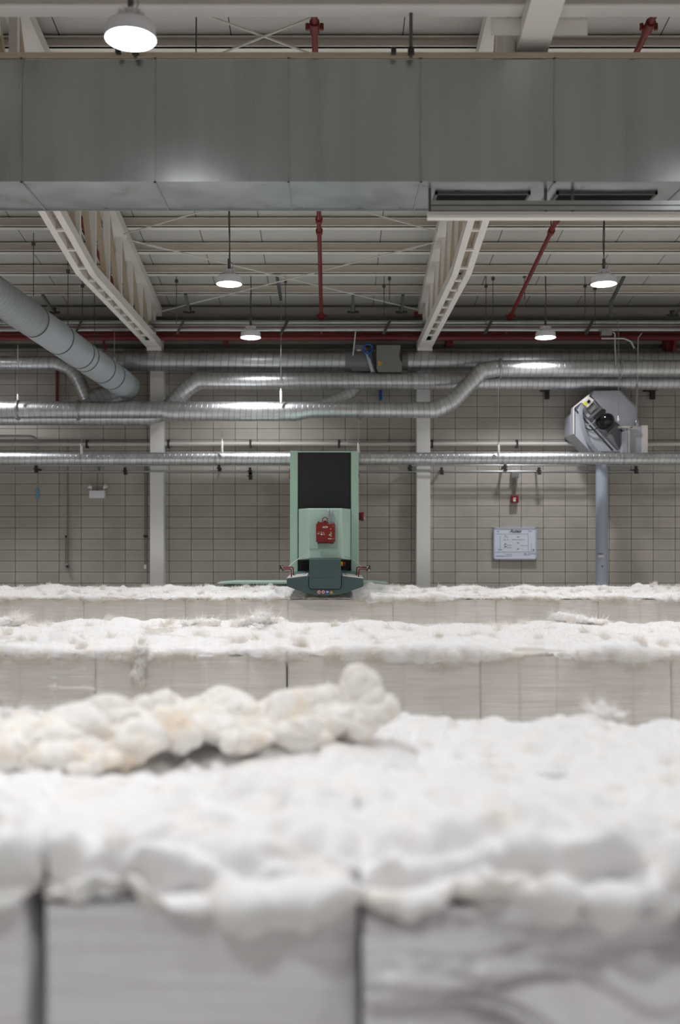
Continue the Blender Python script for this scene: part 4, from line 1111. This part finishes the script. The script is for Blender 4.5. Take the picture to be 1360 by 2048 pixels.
def top_profile(y0, y1, zt, rad, cell, over, droop, ry):
    pts = []
    def seg(a, b):
        n = max(2, int(math.hypot(b[0]-a[0], b[1]-a[1])/cell))
        for q in range(n): pts.append((a[0]+(b[0]-a[0])*q/n, a[1]+(b[1]-a[1])*q/n))
    def arc(cy, cz, r_, a0, a1):
        n = max(4, int(abs(a1-a0)*r_/cell))
        for q in range(n): a = a0+(a1-a0)*q/n; pts.append((cy+r_*math.cos(a), cz+r_*math.sin(a)))
    seg((y0+.03, zt-rad-droop), (y0-over, zt-rad-droop*.55)); seg((y0-over, zt-rad-droop*.55), (y0-over, zt-rad))
    n = max(6, int(1.3*max(ry, rad)/cell))
    for q in range(n): a = PI-PI/2*q/n; pts.append((y0-over+ry+ry*math.cos(a), zt-rad+rad*math.sin(a)))
    seg((y0-over+ry, zt), (y1+over-rad, zt))
    arc(y1+over-rad, zt-rad, rad, PI/2, 0)
    seg((y1+over, zt-rad), (y1-.02, zt-rad-droop)); pts.append((y1-.02, zt-rad-droop))
    p = np.array(pts); d = np.gradient(p, axis=0); nrm = np.stack([-d[:, 1], d[:, 0]], 1); nrm /= np.linalg.norm(nrm, axis=1)[:, None]+1e-9
    return p, nrm
def make_bale(x0, x1, y0, y1, zt, label, group, cell, amp, fib, seed, rad=.05, droop=.05, face='bale_face', wavy=.006, straps=0, press=None, over=.02, hgt=None, tuft=0, flen=(.02, .05), fw=.0012, gap=.006, jnotch=.02, bx0=0, bx1=0, folds=0, rolls=0, fx1=0, xs=1.0, topk=1.0, ff=0, fringe=0, ry=0, drop=0):
    rng = np.random.default_rng(seed)
    org = ((x0+x1)/2, (y0+y1)/2, 0)
    t = thing('cotton_bale', label, 'cotton bale', org, group)
    # --- body: displaced front, plain others
    X0_, X1_ = x0, x1; x0 = x0+bx0; x1 = x1-bx1
    bz = zt-rad-.012
    cb_ = max(.008, cell*.9)
    nx = max(8, int((x1-x0)/(cb_*.8))); nz = max(20, int((bz-.0)/cb_))
    gx = np.linspace(x0+.001, x1-.001, nx); gz = np.linspace(0, bz, nz)
    GX, GZ = np.meshgrid(gx, gz, indexing='ij')
    P = np.stack([GX.ravel(), np.full(GX.size, y0), GZ.ravel()], 1)
    sd = np.array([seed*3.1, seed*1.7, 0])
    warp = fbm(P*np.array([1.6, 1, 1.4])+sd, 1.0, 2)*.05*wavy/.006*.4
    Q = P.copy(); Q[:, 2] += warp*(2 if rolls else 1)
    lay = np.abs(pn(Q*np.array([1.3, 1, 22])+sd))*1.0+.5*np.abs(pn(Q*np.array([3, 1, 55])+sd+9))
    dsp = -(1-lay)*wavy+fbm(P+sd, 2.5, 2)*wavy*1.2
    if rolls:
        dsp += .03
        dsp += rolls*(np.abs(pn((Q+np.array([0, 0, .02])*0)*np.array([1.1, 1, 8.5])+sd+4))*2-.6)+rolls*.3*(np.abs(pn(Q*np.array([3.5, 1, 19])+sd+14))*2-.6)
    if straps:
        for k_ in range(straps+1):
            sx_ = x0+(x1-x0)*(k_/straps); dd = (P[:, 0]-sx_)
            dsp += -.009*np.exp(-(dd/.010)**2)*(1 if 0 < k_ < straps else .6)
        # panels slightly bulged between straps
        ph = (P[:, 0]-x0)/(x1-x0)*straps
        dsp += .007*np.abs(np.sin(PI*ph))
    ed = np.minimum(P[:, 0]-x0, x1-P[:, 0]); dsp -= gap*np.exp(-(ed/(gap*.8+.003))**2)
    P[:, 1] -= dsp
    Fq = grid_faces(nx, nz)
    Fq = Fq[:, ::-1]
    nV = len(P)
    # back, sides, top
    bk = np.array([(x0+.001, y1, 0), (x1-.001, y1, 0), (x1-.001, y1, bz), (x0+.001, y1, bz), (x0+.001, y0+.05, 0), (x1-.001, y0+.05, 0), (x1-.001, y0+.05, bz), (x0+.001, y0+.05, bz)])
    f2 = np.array([(1, 0, 3, 2), (0, 4, 7, 3), (5, 1, 2, 6), (7, 6, 2, 3)])+nV
    # connect sides to the front edge
    V = np.concatenate([P, bk]); Fq = np.concatenate([Fq, f2])
    l0, l1 = 0, nz-1; r0_, r1_ = (nx-1)*nz, nx*nz-1
    ex = []
    for k_ in range(nz-1):
        pass
    ex += [(nV+4, l0, l1, nV+7), (r0_, nV+5, nV+6, r1_), (l1, r1_, nV+6, nV+7)]
    Fq = np.concatenate([Fq, np.array(ex)])
    ca, cb2, zc_ = (x0+.001, y0+.07+max(0, ry-rad)*.6), (x1-.001, y1-.06), min(zt-rad*.6, zt-drop-.06 if drop else 99)
    n0 = len(V)
    V = np.concatenate([V, np.array([(ca[0], ca[1], bz-.05), (cb2[0], ca[1], bz-.05), (cb2[0], cb2[1], bz-.05), (ca[0], cb2[1], bz-.05), (ca[0], ca[1], zc_), (cb2[0], ca[1], zc_), (cb2[0], cb2[1], zc_), (ca[0], cb2[1], zc_)])])
    Fq = np.concatenate([Fq, np.array([(0, 1, 5, 4), (1, 2, 6, 5), (2, 3, 7, 6), (3, 0, 4, 7), (4, 5, 6, 7)])+n0])
    np_mesh('bale_body', V, Fq, face, t, org)
    # --- fluffy top
    x0, x1 = X0_, X1_
    pr, nr = top_profile(y0, y1, zt, rad, cell, over, droop, ry or rad)
    if drop:
        q = np.clip((pr[:, 0]-y0-.15)/.95, 0, 1); pr[:, 1] -= drop*q*q*(3-2*q)
    nx = max(10, int((x1-x0)/cell)); gx = np.linspace(x0, x1, nx)
    nv = len(pr)
    V = np.zeros((nx, nv, 3)); V[:, :, 0] = gx[:, None]; V[:, :, 1] = pr[None, :, 0]; V[:, :, 2] = pr[None, :, 1]
    NN = np.zeros((nx, nv, 3)); NN[:, :, 1] = nr[None, :, 0]; NN[:, :, 2] = nr[None, :, 1]
    P = V.reshape(-1, 3).copy(); NN = NN.reshape(-1, 3)
    # droop length varies along x
    low = (P[:, 2] < zt-rad) & (P[:, 1] < y0+.1)
    var = fbm(np.stack([P[:, 0], np.zeros(len(P)), np.zeros(len(P))+seed*0+y0], 1), 4.0, 3)
    P[:, 2] = np.where(low, P[:, 2]-np.maximum(0, var)*droop*1.0*((zt-rad-P[:, 2])/max(droop, 1e-3)), P[:, 2])
    fr_ = np.clip((zt-.05-P[:, 2])/.10, 0, 1)*(P[:, 1] < y0+.2); P[:, 0] -= fx1*fr_*(P[:, 0]-x0)/(x1-x0)
    W_ = P*np.array([xs, 1, 1]); W_ += .04*np.stack([fbm(P, 5, 2), fbm(P+31, 5, 2), fbm(P+57, 5, 2)], 1)
    a0, a1, a2, a3 = amp
    frn = np.clip((zt-.015-P[:, 2])/.05, 0, 1)*np.clip((y0+.8-P[:, 1])/.4, 0, 1)
    h = a0*fbm(P, 1.7, 2)+a1*(topk+(1-topk)*frn)*(billow(W_, 5.0, 2)*2-.6)+a2*(1+ff*frn)*(billow(W_+3, 15, 2)*2-.6)+a3*(billow(W_+8, 46, 2)*2-.6)
    # occasional tufts standing up
    tf = np.maximum(0, pn(P*np.array([3.2, 3.2, 0])+40)-.42)
    h += tuft*tf*6
    edge = np.where(P[:, 1] > y0+.3, 1, np.clip((P[:, 2]-(zt-rad-droop*1.2))/(droop*.5), .25, 1))
    h *= edge
    if press is not None:
        pw = 1/(1+np.exp((np.abs(P[:, 0]-press[0])-press[1])/.035))*(P[:, 1] < press[2])
        h = h*(1-pw*.8)-pw*press[3]
    jn = np.minimum(P[:, 0]-x0, x1-P[:, 0])
    front = np.clip((zt-.01-P[:, 2])/.06, 0, 1)*(P[:, 1] < y0+.45)
    h -= front*jnotch*np.exp(-(jn/(jnotch*.6))**2)
    if folds:
        Qf = P.copy(); Qf[:, 2] += .05*fbm(P+7, 2.2, 2)
        fz = np.abs(pn(Qf*np.array([1.8, 2.5, 9])+seed))
        h += np.clip((zt-P[:, 2])/.06, 0, 1)*np.clip((y0+.75-P[:, 1])/.3, 0, 1)*folds*(fz*2.2-.5)
    P2 = P+NN*h[:, None]
    P2 += (.35*a1)*np.stack([fbm(P*1.0+70, 7, 2)*np.clip(jn/.05, 0, 1), fbm(P+90, 7, 2), np.zeros(len(P))], 1)
    Fq = grid_faces(nx, nv)[:, ::-1]
    fl = np_mesh('fluffy_top', P2, Fq, 'cotton_fluff', t, org)
    # fibres
    if fib:
        idx = rng.integers(0, len(P2), fib)
        d = NN[idx]*.35+rng.normal(size=(fib, 3))*np.array([1.0, .5, .35]); d /= np.linalg.norm(d, axis=1)[:, None]
        L = rng.uniform(flen[0], flen[1], fib); Wd = rng.uniform(.5, 1.5, fib)*fw
        V1, F1 = ribbons(P2[idx]-NN[idx]*.004, d, L, Wd, rng)
        Vs, Fs_ = [V1], [F1]; off = len(V1)
        if fringe:
            cand = np.nonzero((P[:, 2] < zt-.02) & (P[:, 1] < y0+.05))[0]
            dens = fbm(P[cand]*np.array([1, 0, 0])+np.array([0, 3.3, seed]), 7, 3)
            cand = cand[dens > -.12]
            ii = cand[rng.integers(0, len(cand), fringe)]
            D = np.array([0, -.55, -.55])+rng.normal(size=(fringe, 3))*np.array([.8, .35, .5]); D /= np.linalg.norm(D, axis=1)[:, None]
            V3, F3 = ribbons(P2[ii]+np.array([0, .006, 0]), D, rng.uniform(.5, 1.0, fringe)*flen[1]*.75, rng.uniform(.6, 1.8, fringe)*fw*1.3, rng, .5)
            Vs.append(V3); Fs_.append(F3+off); off += len(V3)
        # tuft clusters
        nt_ = int((x1-x0)*(y1-y0)*6)+2
        for _ in range(nt_):
            i0 = rng.integers(0, len(P2)); c0 = P2[i0]
            if P[i0, 2] < zt-drop-.005: continue
            if press is not None and abs(c0[0]-press[0]) < press[1]+.1: continue
            nn = 90; dd = rng.normal(size=3)*.8; dd[2] = abs(dd[2])*.7+.35; dd /= np.linalg.norm(dd)
            D = dd+rng.normal(size=(nn, 3))*.35; D /= np.linalg.norm(D, axis=1)[:, None]
            Pp = c0+rng.normal(size=(nn, 3))*np.array([.012, .012, .003])*1.5-np.array([0, 0, .008])
            V2, F2 = ribbons(Pp, D, rng.uniform(.5, 1, nn)*flen[1]*1.3, rng.uniform(.6, 2.2, nn)*fw*2, rng, .3)
            Vs.append(V2); Fs_.append(F2+off); off += len(V2)
        o = np_mesh('loose_fibers', np.concatenate(Vs), np.concatenate(Fs_), 'cotton_wisp', t, org)
        o['kind'] = 'stuff'
    return t
ZT = 1.15
places = ['first', 'second', 'third', 'fourth', 'fifth', 'sixth', 'seventh', 'eighth', 'ninth', 'tenth']
# near row: narrow bales
nxs = [-2.23, -1.46, -.70, .077, .905, 1.69, 2.46]
nlab = ['pale cotton bale at the far left corner of the near row, mostly cut off', 'blurred cotton bale at the left edge of the near row, beside the dark gap',
        'blurred cotton bale in the near row left of the centre joint, smooth grey front', 'blurred cotton bale in the near row right of the centre joint, wavy layered front',
        'cotton bale in the near row second right of the centre joint', 'cotton bale at the far right end of the near row']
for i in range(6):
    rag = i >= 3
    make_bale(nxs[i], nxs[i+1], 2.50, 4.78, ZT+.06, nlab[i], 'near row of cotton bales', .0095, (.07, .075, .008, .002), 1500, 100+i, topk=.6, ry=.30, drop=.095,
              rolls=.11 if rag else 0, fx1=.045 if i == 1 else 0, rad=.155, droop=.02, face='bale_face_cool', wavy=.030 if rag else .008, over=.03, flen=(.01, .03), fw=.0006, tuft=.006,
              gap=.008, jnotch=.04, bx0=.0, bx1=.05 if i == 1 else (.009 if i == 2 else 0), folds=.065 if not rag else .075)
# mid row
mx = [at(x, 0, 7.4).x for x in (575, 962, 1345)]; w = 1.4
ms = [mx[0]-3*w, mx[0]-2*w, mx[0]-w, mx[0], mx[1], mx[2], mx[2]+w]
mlab = ['cotton bale at the left end of the middle row, mostly cut off', 'middle row cotton bale at the left edge with ragged striped front', 'middle row cotton bale left of the dark joint, with a fluff tail hanging down',
        'middle row cotton bale right of the dark joint, under the machine', 'middle row cotton bale with vertical strap grooves, right part', 'middle row cotton bale cut by the right edge']
for i in range(6):
    make_bale(ms[i], ms[i+1], 7.42, 9.75, ZT-.02, mlab[i], 'middle row of cotton bales',   .014, (.070, .022, .008, .003), 8000, 200+i,
              rad=.05, droop=.035, face='bale_face', wavy=.02 if i == 1 else .004, straps=5, over=.02, xs=.6, ff=1.5, fringe=5000, flen=(.02, .07), fw=.0012, tuft=.03, bx1=.010 if i == 2 else 0, jnotch=.01)
# far row
fs_ = [at(x, 0, 13.9).x for x in (-246, -40, 166, 370, 576, 786, 992, 1198, 1404, 1610)]
flab = ['beyond the left edge', 'at the left edge', 'just left of the left column foot', 'between the left column and the machine', 'directly under the plucking machine head', 'right of the machine, in front of the right column', 'under the notice board', 'in front of the blue upright pipe', 'beyond the right edge']
pc = at(650, 0, 13.9).x
for i in range(9):
    make_bale(fs_[i], fs_[i+1], 13.92, 16.25, ZT-.022, 'far row cotton bale %s' % flab[i], 'far row of cotton bales', .022, (.055, .028, .012, .004), 8000, 300+i,
              rad=.05, droop=.03, face='bale_face', wavy=.010 if i == 6 else .005, straps=5, over=.02, xs=.6, ff=1.2, fringe=4000, flen=(.02, .06), fw=.0020, tuft=.035, jnotch=.01,
              press=(pc, .50, 99, .033))

# loose cotton clumps ----------------------------------------------------
def ico(sub):
    import bmesh
    bm = bmesh.new(); bmesh.ops.create_icosphere(bm, subdivisions=sub, radius=1)
    V = np.array([v.co[:] for v in bm.verts]); Fq = np.array([[v.index for v in f.verts] for f in bm.faces]); bm.free(); return V, Fq
IV, IF = ico(6)
def clump(name, label, blobs, seed, m='cotton_tuft', fib=500, flen=(.01, .04), group=None, sc=6, base=None, fw=.0007, wisp=(0, 0, 0)):
    """blobs: (x,y,z, rx,ry,rz)"""
    rng = np.random.default_rng(seed); Vs = []; Fs = []; off = 0
    fV = []; fF = []; fo = 0
    for j, (x, y, z, rx, ry, rz) in enumerate(blobs):
        r_ = (rx*ry*rz)**(1/3)
        P = IV*np.array([rx, ry, rz])*1.08+np.array([x, y, z])
        W_ = P+.03*np.stack([fbm(P+seed, 9, 2), fbm(P+31, 9, 2), fbm(P+57, 9, 2)], 1)
        h = r_*(  .75*(billow(W_+seed, .40/r_, 2, .35)*2-.5)+.10*(billow(W_, 1.6/r_, 2)*2-.5)+.02*(billow(W_, 6/r_, 2)*2-.5))
        P = P+IV*h[:, None]
        Vs.append(P); Fs.append(IF+off); off += len(P)
        idx = rng.integers(0, len(P), fib)
        d = IV[idx]+rng.normal(size=(fib, 3))*.5+np.array(wisp); d /= np.linalg.norm(d, axis=1)[:, None]
        a, b = ribbons(P[idx]-IV[idx]*.004, d, rng.uniform(flen[0], flen[1], fib), rng.uniform(.5, 1.5, fib)*fw, rng)
        fV.append(a); fF.append(b+fo); fo += len(a)
    V = np.concatenate(Vs); org = (V[:, 0].mean(), V[:, 1].mean(), V[:, 2].min())
    t = thing(name, label, 'cotton', org, group)
    np_mesh('fleece', V, np.concatenate(Fs), m, t, org)
    o = np_mesh('loose_fibers', np.concatenate(fV), np.concatenate(fF), 'cotton_wisp', t, org); o['kind'] = 'stuff'
    return t
def b_(px, py, Y, rx, ry, rz):
    p = at(px, py, Y); return (p.x, p.y, p.z, rx, ry, rz)
clump('cotton_clump', 'big loose heap of creamy cotton on the near bales, left of centre',
      [b_(330, 1425, 4.1, .13, .12, .085), b_(420, 1430, 4.15, .14, .14, .075), b_(510, 1440, 4.1, .14, .13, .08), b_(590, 1425, 4.05, .13, .13, .085), b_(655, 1415, 4.0, .11, .12, .095),
       b_(380, 1462, 3.9, .15, .12, .06), b_(500, 1470, 3.85, .16, .12, .06), b_(610, 1465, 3.85, .14, .12, .07), b_(280, 1432, 4.2, .11, .12, .07)], 5)
clump('cotton_tuft', 'tall pale tuft of cotton standing at the right end of the big heap',
      [b_(715, 1385, 3.98, .075, .08, .10), b_(735, 1420, 3.95, .09, .1, .07), b_(690, 1440, 3.9, .11, .1, .07), b_(722, 1352, 3.98, .042, .05, .032)], 9)
clump('cotton_clump', 'rounded loose heap of cotton at the left edge on the near bales',
      [b_(120, 1470, 3.75, .17, .13, .07), b_(215, 1450, 3.8, .14, .12, .085), b_(270, 1490, 3.7, .12, .1, .06), b_(30, 1490, 3.75, .15, .14, .06), b_(160, 1520, 3.6, .15, .1, .05)], 13)
clump('cotton_tuft', 'small spiky cotton tuft on the far edge of the near bales, right',
      [b_(1195, 1424, 4.66, .045, .04, .035), b_(1218, 1428, 4.66, .06, .04, .025)], 17, 'cotton_fluff', 160, (.03, .08), fw=.002, wisp=(0, 0, .6))
clump('cotton_tuft', 'small ragged cotton tuft on the far edge of the near bales, left',
      [b_(35, 1430, 4.55, .06, .05, .03), b_(115, 1430, 4.6, .06, .05, .026)], 19, 'cotton_fluff', 160, (.03, .09), fw=.002, wisp=(.5, 0, .4))
clump('cotton_tuft', 'spiky cotton tuft standing on the middle row left of the machine',
      [b_(520, 1236, 9.0, .08, .08, .045), b_(488, 1243, 9.0, .07, .08, .03), b_(540, 1242, 9.1, .07, .07, .02)], 21, 'cotton_fluff', 160, (.05, .11), fw=.0035, wisp=(.4, 0, .5))
clump('cotton_tuft', 'low cotton tuft on the middle row between the left column and the machine',
      [b_(412, 1243, 9.2, .10, .1, .035), b_(380, 1247, 9.2, .07, .08, .02)], 22, 'cotton_fluff', 160, (.04, .08), fw=.0035, wisp=(.5, 0, .3))
clump('cotton_tuft', 'low cotton tuft on the middle row below the notice board',
      [b_(1125, 1236, 9.3, .10, .1, .04), b_(1155, 1240, 9.3, .08, .08, .03), b_(1190, 1243, 9.3, .09, .08, .016)], 23, 'cotton_fluff', 160, (.04, .08), fw=.0035, wisp=(-.4, 0, .3))
clump('cotton_tuft', 'ragged cotton tuft on the middle row at the left edge',
      [b_(20, 1240, 9.0, .10, .1, .03), b_(36, 1236, 9.0, .05, .05, .02)], 24, 'cotton_fluff', 160, (.05, .10), fw=.0035, wisp=(.6, 0, .4))
# tail of fluff hanging down the middle row
clump('cotton_tail', 'shaggy tail of cotton hanging down the front of the middle row',
      [b_(280, 1300, 7.37, .055, .035, .04), b_(281, 1322, 7.375, .034, .026, .05), b_(277, 1343, 7.375, .042, .028, .055), b_(282, 1362, 7.38, .026, .022, .04)], 25, 'cotton_fluff', 350, (.02, .05), fw=.0022, wisp=(0, -.2, -.5))

# ================================================================= CAMERA / RENDER
cam = bpy.data.cameras.new('camera'); co = bpy.data.objects.new('camera', cam); COL.objects.link(co)
co.location = (0, 0, CZ); co.rotation_euler = (PI/2, 0, 0)
cam.sensor_fit = 'VERTICAL'; cam.sensor_height = 36; cam.sensor_width = 24
cam.lens = F/2048*36
cam.shift_x = (680-CX)/2048; cam.shift_y = (CY-1024)/2048
cam.dof.use_dof = True; cam.dof.focus_distance = 12.0; cam.dof.aperture_fstop = .9
cam.clip_end = 100
scn.camera = co
w = bpy.data.worlds.new('world'); scn.world = w; w.use_nodes = True
w.node_tree.nodes['Background'].inputs['Color'].default_value = (.6, .65, .7, 1)
w.node_tree.nodes['Background'].inputs['Strength'].default_value = .02
vs = scn.view_settings
vs.view_transform = 'Standard'; vs.look = 'None'; vs.gamma = 1; vs.use_curve_mapping = False
vs.exposure = 1.0
